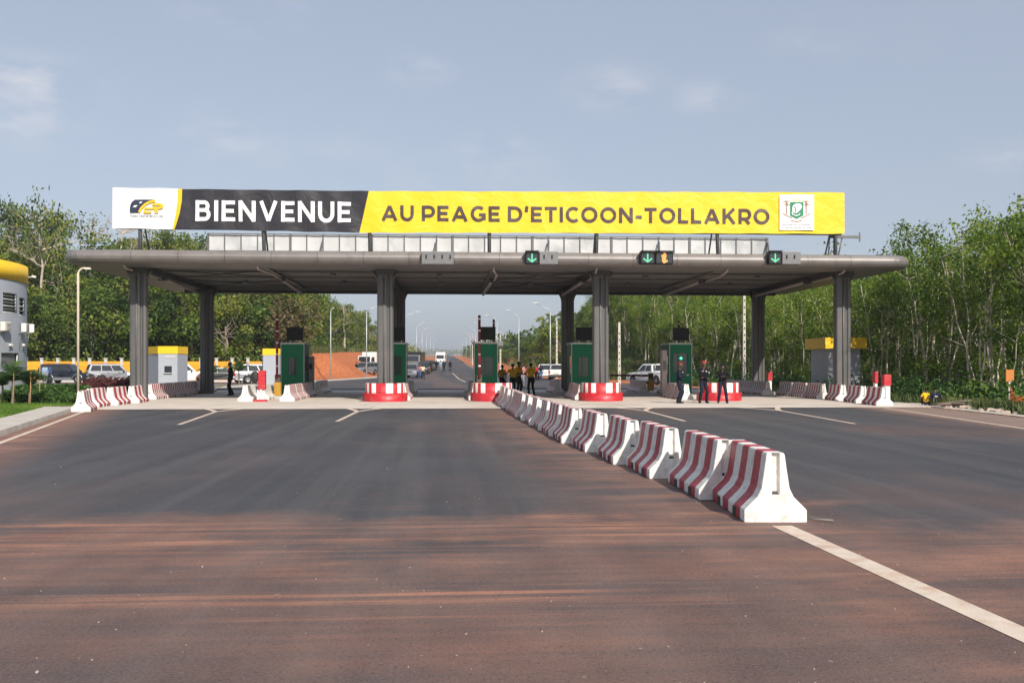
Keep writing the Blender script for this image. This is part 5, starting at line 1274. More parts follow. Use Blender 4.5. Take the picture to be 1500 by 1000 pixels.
def truck(x, y, rz, label, cabm, boxm, s=1.0):
    t = thing('truck', label, 'truck', (x, y, h1(x * .2, y)), rz, 'trucks near the far road')
    b = MB(); b.prism([(3.2, .5), (3.35, .9), (3.3, 1.5), (3.0, 2.6), (1.6, 2.65), (1.6, .5)][::-1], -1.15, 1.15); b.build('cab', cabm, t, fix=True, bevel=.06)
    b = MB(); b.face([(3.325, -1.0, 1.55), (3.325, 1.0, 1.55), (3.06, .95, 2.45), (3.06, -.95, 2.45)]); b.build('windscreen', M['carglass'], t)
    for sg in (-1, 1):
        b = MB(); b.box((2.45, sg * 1.158, 2.0), (1.0, .012, .7)); b.build('window', M['carglass'], t); b = MB(); b.box((3.36, sg * .85, .85), (.06, .34, .2)); b.build('headlight', M['lampglass'], t)
        b = MB(); b.box((3.2, sg * 1.35, 2.0), (.12, .18, .5)); b.build('mirror', M['trim'], t)
        for xx in (2.3, -1.4, -2.6): wheel(t, xx, sg * 1.0, .5, .3)
    b = MB(); b.box((-1.0, 0, 2.0), (4.9, 2.4, 2.4)); b.build('cargo_box', boxm, t, bevel=.03); b = MB(); b.box((-.3, 0, .7), (6.6, .9, .25)); b.build('chassis', M['trim'], t)
    b = MB(); b.box((3.4, 0, .62), (.12, 2.2, .3)); b.build('bumper', M['trim'], t, bevel=.03)
truck(gx(546, 160), 160, math.radians(-110), 'white truck standing on the red earth beside the second column', M['p_white'], M['p_white'])
truck(gx(609, 178), 178, math.radians(-97), 'dark cabbed truck queued at the left of the far road', M['p_grey'], M['p_dark'])
truck(gx(646, 255), 255, math.radians(-94), 'white truck coming toward the camera on the far road', M['p_white'], M['p_white'])
# ================================================================== PEOPLE
def person(label, x, y, face, pose, top, legs, shoes='c_shoe', hat=None, h=1.76, sleeves='long', extra=None, group=None, voxel=.011, z=None, stripe=False):
    """face: heading angle in radians about Z (0 looks along -Y, toward the camera). pose: dict of hand positions and feet, in metres for a 1.76 m figure,
    x to the figure's left, -y forward."""
    s = h / 1.76; caps = []                        # (p, r, q, r, zone)
    def C(p, r0, q, r1, zone): caps.append((Vector(p), r0, Vector(q), r1, zone))
    fl, fr = pose.get('feet', ((.11, -.03), (-.11, .03))); hipz = pose.get('hip', .94); lean = pose.get('lean', 0.0); tw = pose.get('yaw', 0.0)
    hips = Vector((0, pose.get('hipy', 0), hipz)); chest = hips + Vector((0, -.02 - lean * .3, .34)); neck = hips + Vector((0, -.01 - lean * .55, .54)); head = neck + Vector((0, -.035 - pose.get('nod', 0) * .06, .155 - pose.get('nod', 0) * .03))
    # trunk
    for sx in (-1, 1):
        C(hips + Vector((sx * .075, 0, -.02)), .098, hips + Vector((sx * .065, 0, .16)), .092, 'legs' if False else 'hip')
        C(hips + Vector((sx * .065, 0, .14)), .095, chest + Vector((sx * .085, 0, .02)), .108, 'top'); C(chest + Vector((sx * .085, 0, .02)), .108, neck + Vector((sx * .12, .005, -.07)), .07, 'top')
    C(neck + Vector((-.15, 0, -.06)), .058, neck + Vector((.15, 0, -.06)), .058, 'top'); C(neck + Vector((0, 0, -.08)), .06, neck + Vector((0, -.012, .06)), .052, 'skin')
    # head with jaw, nose, ears, brow
    C(head + Vector((0, .012, .035)), .088, head + Vector((0, -.01, .02)), .088, 'head'); C(head + Vector((0, -.035, -.055)), .052, head + Vector((0, -.02, 0)), .07, 'head')
    C(head + Vector((0, -.093, .012)), .012, head + Vector((0, -.108, -.018)), .017, 'head'); C(head + Vector((-.03, -.085, -.05)), .012, head + Vector((.03, -.085, -.05)), .012, 'head')
    for sx in (-1, 1): C(head + Vector((sx * .088, .01, .02)), .016, head + Vector((sx * .088, .015, -.015)), .014, 'head')
    C(head + Vector((-.04, -.083, .038)), .014, head + Vector((.04, -.083, .038)), .014, 'head')
    # legs
    for sx, ft in ((1, fl), (-1, fr)):
        hp = hips + Vector((sx * .085, 0, -.04)); fz = ft[2] if len(ft) > 2 else 0.0; an = Vector((ft[0], ft[1] + .03, .085 + fz))
        v = an - hp; d = min(v.length, .86); k = math.sqrt(max(.43 ** 2 - (d / 2) ** 2, 0)); kd = pose.get('knee', Vector((0, -1, 0))); kn = hp + v * .5 + Vector(kd) * (k if v.length > .6 else max(k, .2))
        C(hp, .094, hp + (kn - hp) * .5, .085, 'legs'); C(hp + (kn - hp) * .5, .085, kn, .070, 'legs'); C(kn, .070, kn + (an - kn) * .4, .069, 'legs'); C(kn + (an - kn) * .4, .069, an, .064, 'legs')
        toe = Vector((math.sin(sx * .15), -math.cos(.15), 0)); C(an + Vector((0, .02, -.04)), .043, an + toe * .15 + Vector((0, 0, -.052)), .036, 'shoe')
        C(an + Vector((0, .02, -.01)), .044, an + Vector((0, 0, .05)), .045, 'shoe')
    # arms and hands
    for sx, key in ((1, 'hl'), (-1, 'hr')):
        sh = neck + Vector((sx * .175, 0, -.08)); hd = Vector(pose.get(key, (sx * .24, -.06, .78))); v = hd - sh; L1 = .29; d = min(v.length, .56)
        k = math.sqrt(max(L1 ** 2 - (d / 2) ** 2, 0)); od = Vector(pose.get('el' if sx > 0 else 'er', (sx * .8, .6, -.5))); u = v.normalized(); od = (od - u * od.dot(u)).normalized(); el = sh + u * d * .5 + od * k; wr = sh + u * d
        slz = 'top' if sleeves == 'long' else 'skin'
        C(sh, .06, sh + (el - sh) * .55, .048, 'top'); C(sh + (el - sh) * .5, .048 if sleeves == 'long' else .043, el, .041, slz); C(el, .041, wr, .03, slz)
        fd = (wr - el).normalized(); fd2 = Vector(pose.get('hand_dir_l' if sx > 0 else 'hand_dir_r', fd)).normalized(); sd_ = fd2.cross(Vector((0, 0, 1))); sd_ = sd_.normalized() if sd_.length > .1 else Vector((1, 0, 0)); pn = sd_.cross(fd2)
        C(wr, .028, wr + fd2 * .07, .034, 'skin')
        for i, fln in enumerate((.062, .075, .070, .055)):
            b0 = wr + fd2 * .085 + sd_ * (-.030 + i * .020); b1 = b0 + fd2 * fln * .5 - pn * .012; C(b0, .0105, b1, .0095, 'skin'); C(b1, .0095, b1 + fd2 * fln * .38 - pn * .028, .008, 'skin')
        tb = wr + fd2 * .03 + sd_ * -.03; C(tb, .013, tb + fd2 * .045 - sd_ * .03, .011, 'skin')
    V_, F_ = [], []
    for p, r0, q, r1, zn in caps:                  # closed capsules, fused by the voxel remesh below
        ax = q - p; L_ = ax.length; rot = np.array(ax.to_track_quat('Z', 'Y').to_matrix()) if L_ > 1e-6 else np.eye(3); sg = 12 if r0 > .03 else 8
        prof = [(r0 * math.cos(a), r0 * math.sin(a)) for a in np.linspace(-PI / 2, 0, 5)[1:]] + [(r1 * math.cos(a), L_ + r1 * math.sin(a)) for a in np.linspace(0, PI / 2, 5)[:-1]]
        th = np.linspace(0, 2 * PI, sg, endpoint=False); pts = [(0, 0, -r0)] + [(r * math.cos(t), r * math.sin(t), z_) for r, z_ in prof for t in th] + [(0, 0, L_ + r1)]
        b = len(V_); V_ += (np.array(pts) @ rot.T + np.array(p)).tolist(); nr2 = len(prof); e_ = b + 1 + nr2 * sg
        for k in range(sg):
            k2 = (k + 1) % sg; F_.append((b, b + 1 + k2, b + 1 + k)); F_.append((e_, e_ - sg + k, e_ - sg + k2))
            for r in range(nr2 - 1): F_.append((b + 1 + r * sg + k, b + 1 + r * sg + k2, b + 1 + (r + 1) * sg + k2, b + 1 + (r + 1) * sg + k))
    me = bpy.data.meshes.new('tmp'); me.from_pydata(V_, [], F_); ob = bpy.data.objects.new('tmp', me); side = bpy.data.scenes.new('tmp'); side.collection.objects.link(ob)
    rm = ob.modifiers.new('r', 'REMESH'); rm.mode = 'VOXEL'; rm.voxel_size = voxel; rm.use_smooth_shade = True
    sm = ob.modifiers.new('s', 'SMOOTH'); sm.factor = .5; sm.iterations = 3
    dc = ob.modifiers.new('d', 'DECIMATE'); dc.ratio = .35
    
    with bpy.context.temp_override(scene=side, view_layer=side.view_layers[0]):
        dg = bpy.context.evaluated_depsgraph_get(); dg.update(); body = bpy.data.meshes.new_from_object(ob.evaluated_get(dg))
    bpy.data.objects.remove(ob); bpy.data.meshes.remove(me); bpy.data.scenes.remove(side)
    slots = ['skin', top, legs, shoes] + (['c_red'] if stripe else [])
    body.materials.clear()
    for k in slots: body.materials.append(M[k])
    zone = {'skin': 0, 'head': 0, 'top': 1, 'legs': 2, 'hip': 2, 'shoe': 3}
    n = len(body.polygons); cen = np.empty(n * 3); body.polygons.foreach_get('center', cen); cen = cen.reshape(-1, 3); best = np.full(n, 1e9); idx = np.zeros(n, np.int32)
    for p, r0, q, r1, zn in caps:
        P, Q = np.array(p), np.array(q); d = Q - P; t_ = np.clip(((cen - P) @ d) / max(d @ d, 1e-9), 0, 1); dist = np.linalg.norm(cen - (P + t_[:, None] * d), axis=1) - (r0 + (r1 - r0) * t_)
        mk_ = dist < best; best[mk_] = dist[mk_]; idx[mk_] = zone[zn]
    waist = hipz + pose.get('waist', .06)
    tr = (idx == 2) & (cen[:, 2] > waist) & (np.hypot(cen[:, 0], cen[:, 1]) < .3); idx[tr] = 1
    if stripe: idx[(idx == 2) & (np.abs(cen[:, 1] - .01) < .03) & (np.abs(cen[:, 0]) > .14)] = 4
    body.polygons.foreach_set('material_index', idx); body.polygons.foreach_set('use_smooth', np.ones(n, bool)); body.name = 'body'
    t = thing('person', label, 'person', (x, y, (z if z is not None else (h1(x * .2, y) + .01 if y > 66 else .016))), face, group); t.scale = (s, s, s)
    bo = bpy.data.objects.new('body', body); COL.objects.link(bo); bo.parent = t
    e = MB()
    for sx in (-1, 1): e.lathe([(0, -.009), (.007, -.006), (.010, 0), (.007, .006), (0, .009)], 8, M=Matrix.Translation(head + Vector((sx * .034, -.083, .020))))
    e.build('eyes', M['c_badge'], t)
    hr = MB()
    if hat == 'beret':
        hr.lathe([(.088, .055), (.10, .07), (.125, .10), (.115, .125), (.07, .14), (.0, .143)], 18, M=Matrix.Translation(head + Vector((.015, .01, -.01))) @ Matrix.Rotation(.14, 4, 'Y')); hr.build('beret', M[extra or 'c_beret'], t)
    elif hat == 'cap':
        hr.lathe([(.094, .03), (.096, .06), (.085, .105), (.05, .125), (.0, .13)], 16, M=Matrix.Translation(head + Vector((0, .01, 0)))); hr.box(tuple(head + Vector((0, -.12, .045))), (.13, .10, .012)); hr.build('cap', M[extra or 'c_black'], t)
    else:
        hr.lathe([(.080, -.01), (.094, .02), (.093, .06), (.075, .10), (.04, .122), (.0, .128)], 16, M=Matrix.Translation(head + Vector((0, .018, .0)))); hr.build('hair', M['hair'], t)
    return t, dict(neck=neck, chest=chest, hips=hips, head=head)
def patch(t, c, d, m, name): b = MB(); b.box(tuple(c), d); return b.build(name, M[m], t, bevel=.006)
M['c_beretred'] = mat('bright_red_cloth', (.42, .03, .035), .85)
GO = 'officers in dark uniform on the slab'
# three officers in dark uniform in front of the right island
t, j = person('officer in navy uniform in profile before the green booth, hands raised to chest', gx(995, 42.9), 42.9, math.radians(62), dict(feet=((.08, -.02), (-.07, .03)), hl=(.10, -.30, 1.22), hr=(-.06, -.32, 1.20), el=(.6, .3, -1), er=(-.6, .3, -1)), 'c_navy', 'c_navy', hat='beret', h=1.78, group=GO)
patch(t, j['chest'] + Vector((.07, -.118, .06)), (.05, .02, .05), 'c_badge', 'badge'); patch(t, j['hips'] + Vector((0, -.005, .075)), (.33, .215, .045), 'c_black', 'belt')
t, j = person('officer with bright red beret facing the camera, forearms folded at the waist', gx(1030, 43.0), 43.0, math.radians(8), dict(feet=((.15, -.03), (-.15, .0)), hl=(-.07, -.20, 1.06), hr=(.09, -.21, 1.03), el=(1, .2, -.5), er=(-1, .2, -.5), hand_dir_l=(-1, -.1, 0), hand_dir_r=(1, -.1, 0)), 'c_black', 'c_navy', hat='beret', extra='c_beretred', h=1.84, stripe=True, group=GO)
patch(t, j['chest'] + Vector((.08, -.118, .05)), (.06, .02, .04), 'c_badge', 'badge'); patch(t, j['chest'] + Vector((-.08, -.118, .06)), (.08, .02, .02), 'c_badge', 'name_tape'); patch(t, j['neck'] + Vector((.245, 0, -.2)), (.03, .07, .09), 'c_badge', 'shoulder_patch')
patch(t, j['hips'] + Vector((0, -.005, .075)), (.33, .215, .045), 'c_black', 'belt')
t, j = person('officer looking down at a phone in both hands, legs apart before the red island nose', gx(1058, 42.9), 42.9, math.radians(-10), dict(feet=((.20, -.05), (-.17, .02)), hl=(.05, -.27, 1.20), hr=(-.05, -.27, 1.20), el=(1, .1, -.7), er=(-1, .1, -.7), nod=1.0), 'c_black', 'c_navy', hat='beret', extra='c_navy', h=1.72, stripe=True, group=GO)
patch(t, (.0, -.33, 1.22), (.075, .012, .14), 'display', 'phone'); patch(t, j['neck'] + Vector((-.245, 0, -.2)), (.03, .07, .09), 'c_badge', 'shoulder_patch'); patch(t, j['hips'] + Vector((0, -.005, .075)), (.33, .215, .045), 'c_black', 'belt')
GY = 'people in yellow shirts behind the median row'
Yp = 54.6
person('person in yellow shirt half hidden by the middle green booth', gx(735.5, 56.5), 56.5, math.radians(150), dict(hl=(.2, -.15, .9)), 'c_yellow', 'c_black', sleeves='short', h=1.68, group=GY, voxel=.013)
person('person in yellow shirt pointing with an outstretched arm toward the booth', gx(751, Yp), Yp, math.radians(175), dict(hl=(.52, -.35, 1.15), hr=(-.2, -.1, .85), el=(.3, .5, -1)), 'c_yellow', 'c_black', sleeves='short', h=1.74, group=GY, voxel=.013)
person('tallest person in yellow shirt, arms crossed, beside the one pointing', gx(759.5, Yp + .4), Yp + .4, math.radians(40), dict(hl=(-.08, -.2, 1.12), hr=(.1, -.2, 1.1), el=(1, .2, -.5), er=(-1, .2, -.5)), 'c_yellow', 'c_black', sleeves='short', h=1.86, group=GY, voxel=.013)
person('person in yellow shirt seen from behind, one elbow out, right of the group', gx(778, Yp), Yp, math.radians(195), dict(feet=((.14, 0), (-.16, .02)), hl=(.14, -.12, 1.0), hr=(-.22, -.05, .82), el=(1, .3, .0)), 'c_yellow', 'c_black', sleeves='short', h=1.78, group=GY, voxel=.013)
person('person dressed all in black standing by the left island', gx(338, 55.5), 55.5, math.radians(-60), dict(feet=((.12, -.1), (-.10, .12)), hl=(.26, -.05, .8)), 'c_black', 'c_black', h=1.84, group='people at the left lanes', voxel=.013)
# sitting on the verge at right
sit = dict(hip=.12, feet=((.13, -.52, .0), (-.13, -.52, .0)), knee=(0, -.3, 1), hl=(.15, -.30, .38), hr=(-.15, -.30, .38), lean=.25)
person('person in yellow shirt sitting on the ditch edge at right, back to the road', gx(1358, 40.3), 40.3, math.radians(165), sit, 'c_ygold', 'c_navy', h=1.35, sleeves='short', group='pair sitting at the ditch', voxel=.013, z=.03)
t, j = person('person in navy shirt with pale print sitting beside the yellow shirted one at the ditch', gx(1371, 40.0), 40.0, math.radians(172), sit, 'c_navy', 'c_navy', h=1.42, sleeves='short', group='pair sitting at the ditch', voxel=.013, z=.03)
patch(t, j['chest'] + Vector((0, .115, -.02)), (.16, .02, .06), 'c_badge', 'print'); patch(t, j['chest'] + Vector((0, .115, -.11)), (.13, .02, .05), 'c_badge', 'print')
# people far along the road and beside the vehicles
GF = 'people on the far road'
walk = dict(feet=((.10, -.18), (-.10, .18)))
t0, _ = person('person in white shirt and dark trousers walking on the far road left lane', gx(619.7, 117), 117, 0.2, walk, 'c_cream', 'c_navy', h=1.72, sleeves='short', group=GF, voxel=.018)
person('person in light blue shirt standing on the far road in front of the white truck', gx(645.5, 168), 168, 0, {}, 'c_lblue', 'c_grey', h=1.78, group=GF, voxel=.018)
person('person in dark clothes beside the light blue shirt on the far road', gx(650, 166), 166, 0.4, {}, 'c_navy', 'c_black', h=1.78, group=GF, voxel=.018)
person('dark dressed person walking alone near the centre line of the far road', gx(659.5, 165), 165, 0.1, walk, 'c_black', 'c_black', h=1.8, group=GF, voxel=.018)
person('dark dressed person left of the white truck on the far road', gx(639, 175), 175, 0.6, {}, 'c_black', 'c_black', h=1.8, group=GF, voxel=.018)
person('dark dressed person beside the queued vehicles on the far road', gx(631, 158), 158, 0.6, {}, 'c_navy', 'c_black', h=1.8, group=GF, voxel=.018)
person('person in pink shirt between the silver suv and the person in white', gx(615, 126), 126, -.5, {}, 'c_pink', 'c_blue', h=1.75, group=GF, voxel=.018)
person('person in white top and dark trousers on the red bank left of the lamp post', gx(460, 131), 131, .5, {}, 'c_white', 'c_black', h=1.75, group='people on the red bank', voxel=.018)
person('person in dark clothes beside the silver suv on the red earth', gx(522, 141), 141, .9, {}, 'c_black', 'c_navy', h=1.8, group='people on the red bank', voxel=.018, z=.30)
person('person in red shirt standing left of the white pickup behind the group', gx(787, 106), 106, .2, {}, 'c_red', 'c_black', h=1.7, group='people by the white pickup', voxel=.018)
person('person in dark shirt standing next to the red shirt by the white pickup', gx(792, 105), 105, -.2, {}, 'c_navy', 'c_blue', h=1.72, group='people by the white pickup', voxel=.018)
person('person in pink top standing behind the tallest yellow shirted person', gx(764.5, 74), 74, .2, {}, 'c_pink', 'c_grey', h=1.8, group='people by the white pickup', voxel=.018)
person('person in light shirt beside the dark blue suv behind the hedge', gx(66, 90), 90, .8, {}, 'c_lblue', 'c_grey', h=1.75, group='people by the dark blue suv', voxel=.018)
person('person in dark clothes at the rear of the dark blue suv', gx(72, 91), 91, -.4, {}, 'c_blue', 'c_navy', h=1.78, group='people by the dark blue suv', voxel=.018)
person('person seen behind the silver grey suv near the kiosk', gx(372, 95), 95, .3, {}, 'c_white', 'c_black', h=1.72, group='people at the left lanes', voxel=.018)

# ================================================================== VEGETATION
def leaf_object(name, P, size, rng, m, parent=None, up=.35, aspect=.62, var=None, normals=None, base=None):
    """P: (n,3) leaf centres; every leaf is one four sided blade"""
    n = len(P); nr = rng.normal(size=(n, 3)); nr[:, 2] += up * 2
    if normals is not None: nr += normals * 1.2
    nr /= np.linalg.norm(nr, axis=1)[:, None]
    a = np.cross(nr, rng.normal(size=(n, 3))); a /= np.linalg.norm(a, axis=1)[:, None] + 1e-9; b = np.cross(nr, a)
    s = size * rng.uniform(.6, 1.35, n)[:, None]
    v = np.stack([P - a * s * .5, P + b * s * aspect * .5 + nr * s * .06, P + a * s * .55 - nr * s * .10, P - b * s * aspect * .5 + nr * s * .06], 1).reshape(-1, 3)
    me = bpy.data.meshes.new(name); me.vertices.add(4 * n); me.vertices.foreach_set('co', v.reshape(-1).astype(np.float32))
    me.loops.add(4 * n); me.loops.foreach_set('vertex_index', np.arange(4 * n, dtype=np.int32)); me.polygons.add(n)
    me.polygons.foreach_set('loop_start', np.arange(0, 4 * n, 4, dtype=np.int32)); me.polygons.foreach_set('loop_total', np.full(n, 4, np.int32))
    me.update(calc_edges=True)
    at = me.attributes.new('leafvar', 'FLOAT', 'FACE'); vv = rng.uniform(0, 1, n) if var is None else var; at.data.foreach_set('value', vv.astype(np.float32))
    me.materials.append(m); o = bpy.data.objects.new(name, me); COL.objects.link(o)
    if parent is not None: o.parent = parent
    return o
def limb(mb, p0, p1, r0, r1, rng, n=5, wob=.12, sag=0):
    pts = []; d = Vector(p1) - Vector(p0)
    for i in range(n + 1):
        f = i / n; w = d.length * wob * math.sin(f * PI)
        pts.append(Vector(p0) + d * f + Vector((rng.normal(), rng.normal(), rng.normal() * .4)) * w * .35 + Vector((0, 0, sag * math.sin(f * PI))))
    mb.tube(pts, [r0 + (r1 - r0) * i / n for i in range(n + 1)], 6, caps=False); return pts

def rubber_tree(seed):
    rng = np.random.default_rng(seed); hgt = rng.uniform(10.2, 12.2)
    t = thing('rubber_tree', 'x', 'tree'); mb = MB(); lean = rng.normal(size=2) * .9
    fork = rng.uniform(2.6, 5.2); f = Vector((lean[0] * .35, lean[1] * .35, fork)); limb(mb, (0, 0, -.3), f, .105, .08, rng, 6, .035)
    tips = []; nb = rng.integers(2, 4); a0 = rng.uniform(0, 6.28)
    for k in range(nb):
        a = a0 + k * 2 * PI / nb + rng.normal() * .4; sp = rng.uniform(.4, 1.25); e = Vector((f.x + lean[0] * .6 + math.cos(a) * sp, f.y + lean[1] * .6 + math.sin(a) * sp, hgt * rng.uniform(.80, .97)))
        pts = limb(mb, f, e, .06, .018, rng, 7, .035); tips.append((e, .9))
        for q in range(7):
            b = pts[rng.integers(1, 7)]; a2 = rng.uniform(0, 6.28); e2 = b + Vector((math.cos(a2) * rng.uniform(.5, 1.3), math.sin(a2) * rng.uniform(.5, 1.3), rng.uniform(.5, 1.8))); limb(mb, b, e2, .028, .008, rng, 3, .1); tips.append((e2, .75))
    for q in range(4):                             # thin suckers on the trunk
        z = rng.uniform(.9, fork); a2 = rng.uniform(0, 6.28); b = Vector((f.x * z / fork, f.y * z / fork, z)); e2 = b + Vector((math.cos(a2) * .9, math.sin(a2) * .9, rng.uniform(.4, 1.2))); limb(mb, b, e2, .02, .006, rng, 3, .1); tips.append((e2, .5))
    mb.build('trunk', M['bark'], t)
    P = []; V = []
    for e, r in tips:
        cl = rng.integers(5, 8)
        for c in range(cl):
            cc = np.array(e) + rng.normal(size=3) * np.array((r * .62, r * .62, r * .62)); m_ = rng.integers(24, 38); P.append(cc + rng.normal(size=(m_, 3)) * .25); V.append(np.clip(np.full(m_, rng.uniform(.15, .85)) + rng.normal(size=m_) * .13, 0, 1))
    P = np.concatenate(P); leaf_object('crown', P, .195, rng, M['rubleaf'], t, up=.2, var=np.concatenate(V))
    return t
def forest_tree(seed, kind=0):
    rng = np.random.default_rng(seed); t = thing('forest_tree', 'x', 'tree'); mb = MB()
    hgt = rng.uniform(8.5, 12.5); wid = hgt * rng.uniform(.36, .52); ch = hgt * rng.uniform(.36, .46); top = Vector((rng.normal() * .6, rng.normal() * .6, hgt * .62)); limb(mb, (0, 0, -.6), top, .22, .13, rng, 6, .08)
    P = []; V = []; N = []
    for k in range(rng.integers(17, 24)):
        u = rng.normal(size=3); u /= np.linalg.norm(u); u[2] = u[2] * .9 + .08; rr_ = rng.uniform(.62, 1.0)
        c = np.array((top.x, top.y, hgt * .58)) + u * np.array((wid, wid, ch)) * rr_; limb(mb, top * rng.uniform(.55, .95), Vector(c), .07, .015, rng, 4, .12)
        r = rng.uniform(.55, 1.25) * wid * .30; m_ = int(125 * (r / 1.2) ** 1.6) + 40; d = rng.normal(size=(m_, 3)); d /= np.linalg.norm(d, axis=1)[:, None]
        rad = rng.uniform(.55, 1.05, m_)[:, None]; P.append(c + d * rad * r * np.array((1.15, 1.15, .75))); N.append(d); base_ = rng.uniform(.1, .8); V.append(np.clip(base_ + rng.normal(size=m_) * .14, 0, 1))
    mb.build('trunk', M['darkbark'], t)
    leaf_object('crown', np.concatenate(P), .37, rng, M['dryleaf'] if kind == 2 else M['jungleaf'], t, up=.25, var=np.concatenate(V), normals=np.concatenate(N), aspect=.6)
    return t
def bare_tree(seed, hgt, spread, rise=.65, leaves=0):
    rng = np.random.default_rng(seed); t = thing('bare_tree', 'x', 'tree'); mb = MB(); top = Vector((rng.normal() * .3, 0, hgt)); tr = limb(mb, (0, 0, -.5), top, .30, .06, rng, 10, .03); P = []
    for k in range(13):
        i = rng.integers(4, 10); b = tr[i]; a = rng.uniform(0, 6.28); L_ = spread * rng.uniform(.5, 1.0) * (1.1 - .4 * i / 10); e = b + Vector((math.cos(a) * L_, math.sin(a) * L_, L_ * rng.uniform(.0 if rise < .5 else .15, rise)))
        pts = limb(mb, b, e, .085, .022, rng, 6, .12)
        for q in range(6):
            b2 = pts[rng.integers(2, 7)]; e2 = b2 + Vector((rng.normal(), rng.normal(), abs(rng.normal()) + .3)) * L_ * .22; p2 = limb(mb, b2, e2, .028, .008, rng, 3, .12)
            for w in range(3): b3 = p2[rng.integers(1, 4)]; limb(mb, b3, b3 + Vector((rng.normal(), rng.normal(), abs(rng.normal()))) * L_ * .10, .012, .004, rng, 2, .1)
            if leaves: P.append(np.array(e2) + rng.normal(size=(leaves, 3)) * .45)
    mb.build('trunk', M['deadbark'], t)
    if leaves: leaf_object('crown', np.concatenate(P), .34, rng, M['jungleaf'], t, up=.4)
    return t
def place(protos, used, rng, x, y, label, group, smin=.88, smax=1.15, z=None):
    i = int(rng.integers(len(protos))); s = rng.uniform(smin, smax)
    if i not in used: used.add(i); o = protos[i]
    else: o = copy_tree(protos[i])
    o.location = (x, y, (h1(x, y) if z is None else z)); o.rotation_euler = (0, 0, rng.uniform(0, 6.28)); o.scale = (s, s, s * rng.uniform(.92, 1.08)); o['label'] = label; o['group'] = group; return o
rngv = np.random.default_rng(21)
def colpx(x, y): return 750 + FPX * ((x / y) * CC - SS) / (CC + (x / y) * SS)
rub_at = []
rub = [rubber_tree(100 + i) for i in range(9)]; used_r = set(); nr_ = 0
for row in range(9):
    y = 36 + (row % 2) * 1.2
    while y < 168 and nr_ < 292:
        edge = 25.4 + 0 * y + (1.0 if y < 50 else 0) - max(0, (y - 100)) * .03; x = edge + row * 3.1 + rngv.normal() * .45; yy = y + rngv.normal() * .45
        y += 2.9 if row < 2 else 3.5 if row < 5 else 5.2
        ang_ = x / yy
        if ang_ > .72: continue
        hf = float(np.interp(yy, [40, 50, 62, 80, 120], [1.10, 1.04, .88, .82, .92])); s_ = tuple(v * hf for v in ((.68, .80), (.72, .84), (.78, .90), (.84, .96))[min(row, 3)])
        o = place(rub, used_r, rngv, x, yy, '', '', *s_); rub_at.append((colpx(x, yy), row, o)); nr_ += 1
def sapling(seed):
    rng = np.random.default_rng(seed); t = thing('sapling', 'x', 'tree'); mb = MB(); l = rng.normal(size=2) * 1.3; hh = rng.uniform(5.5, 7.5); tip = Vector((l[0], l[1], hh)); pts = limb(mb, (0, 0, -.2), tip, .055, .02, rng, 7, .025); P = []
    for k in range(5): b = pts[rng.integers(3, 8)]; e = b + Vector((rng.normal() * .6, rng.normal() * .6, rng.uniform(.4, 1.3))); limb(mb, b, e, .018, .006, rng, 3, .1); P.append(np.array(e) + rng.normal(size=(26, 3)) * .35)
    mb.build('stem', M['bark'], t); leaf_object('foliage', np.concatenate(P), .19, rng, M['rubleaf'], t, up=.2); return t
saps = [sapling(700 + i) for i in range(6)]; used_s = set(); sap_at = []
for k in range(120):
    x = rngv.uniform(24.2, 31); y = 37 + 95 * rngv.random() ** 1.3
    if x / y > .70: continue
    o = place(saps, used_s, rngv, x, y, '', 'thin saplings along the plantation edge', .7, 1.15); sap_at.append((colpx(x, y), o))
SECR = [(0, 'left of the third column'), (880, 'between the third column and the lit booth'), (1000, 'between the lit booth and the slotted pole'), (1092, 'between the slotted pole and the yellow kiosk'),
        (1190, 'behind the yellow topped kiosk'), (1268, 'behind the rightmost barriers'), (1335, 'behind the seated pair'), (1400, 'left of the orange board'), (1478, 'right of the orange board')]
def sector(secs, px): return [s for a, s in secs if px >= a][-1]
NTH = ['leftmost', 'second', 'third', 'fourth', 'fifth', 'sixth', 'seventh', 'eighth', 'ninth', 'tenth', 'eleventh', 'twelfth', 'thirteenth', 'fourteenth']
cnt_ = {}
for px, o in sap_at: o['label'] = 'thin leaning pale sapling at the plantation edge ' + sector(SECR, px)
for px, row, o in sorted(rub_at, key=lambda e: e[0]):
    s = sector(SECR, px)
    if row == 0:
        k = cnt_.get(s, 0); cnt_[s] = k + 1
        o['label'] = f'{NTH[k] if k < 14 else "farther"} front row rubber tree from the left {s}'; o['group'] = 'front row of the rubber plantation'
    else:
        o['label'] = f'pale trunked rubber tree deeper in the plantation {s}'; o['group'] = f'rubber trees deeper in the plantation {s}'
fo = [forest_tree(300 + i) for i in range(9)]; dry = [forest_tree(340 + i, 2) for i in range(2)]; used_f = set(); used_d = set(); pts_ = []
def far_enough(x, y, d): return all((x - a) ** 2 + (y - b) ** 2 > d * d for a, b in pts_)
def on_view(x, y, a, b): return a < x / y < b
tries = 0
while len(pts_) < 190 and tries < 9000:
    tries += 1; y = rngv.uniform(113, 330) if rngv.random() < .55 else rngv.uniform(113, 165); x = -rngv.uniform(21, 105)
    if not (-.46 < x / y < -.055): continue
    if x > -24 - max(0, (y - 200)) * .01 and y < 116: continue
    if min(-21 - x, y - 112) > 42: continue
    if not far_enough(x, y, 3.6 if y < 170 else 5): continue
    pts_.append((x, y))
SECL = [(-900, 'behind the office building'), (42, 'between the office and the cream lamp post'), (114, 'between the lamp post and the left front column'), (200, 'between the left front and rear columns'), (307, 'between the rear left column and the left booth'), (432, 'right of the left booth')]
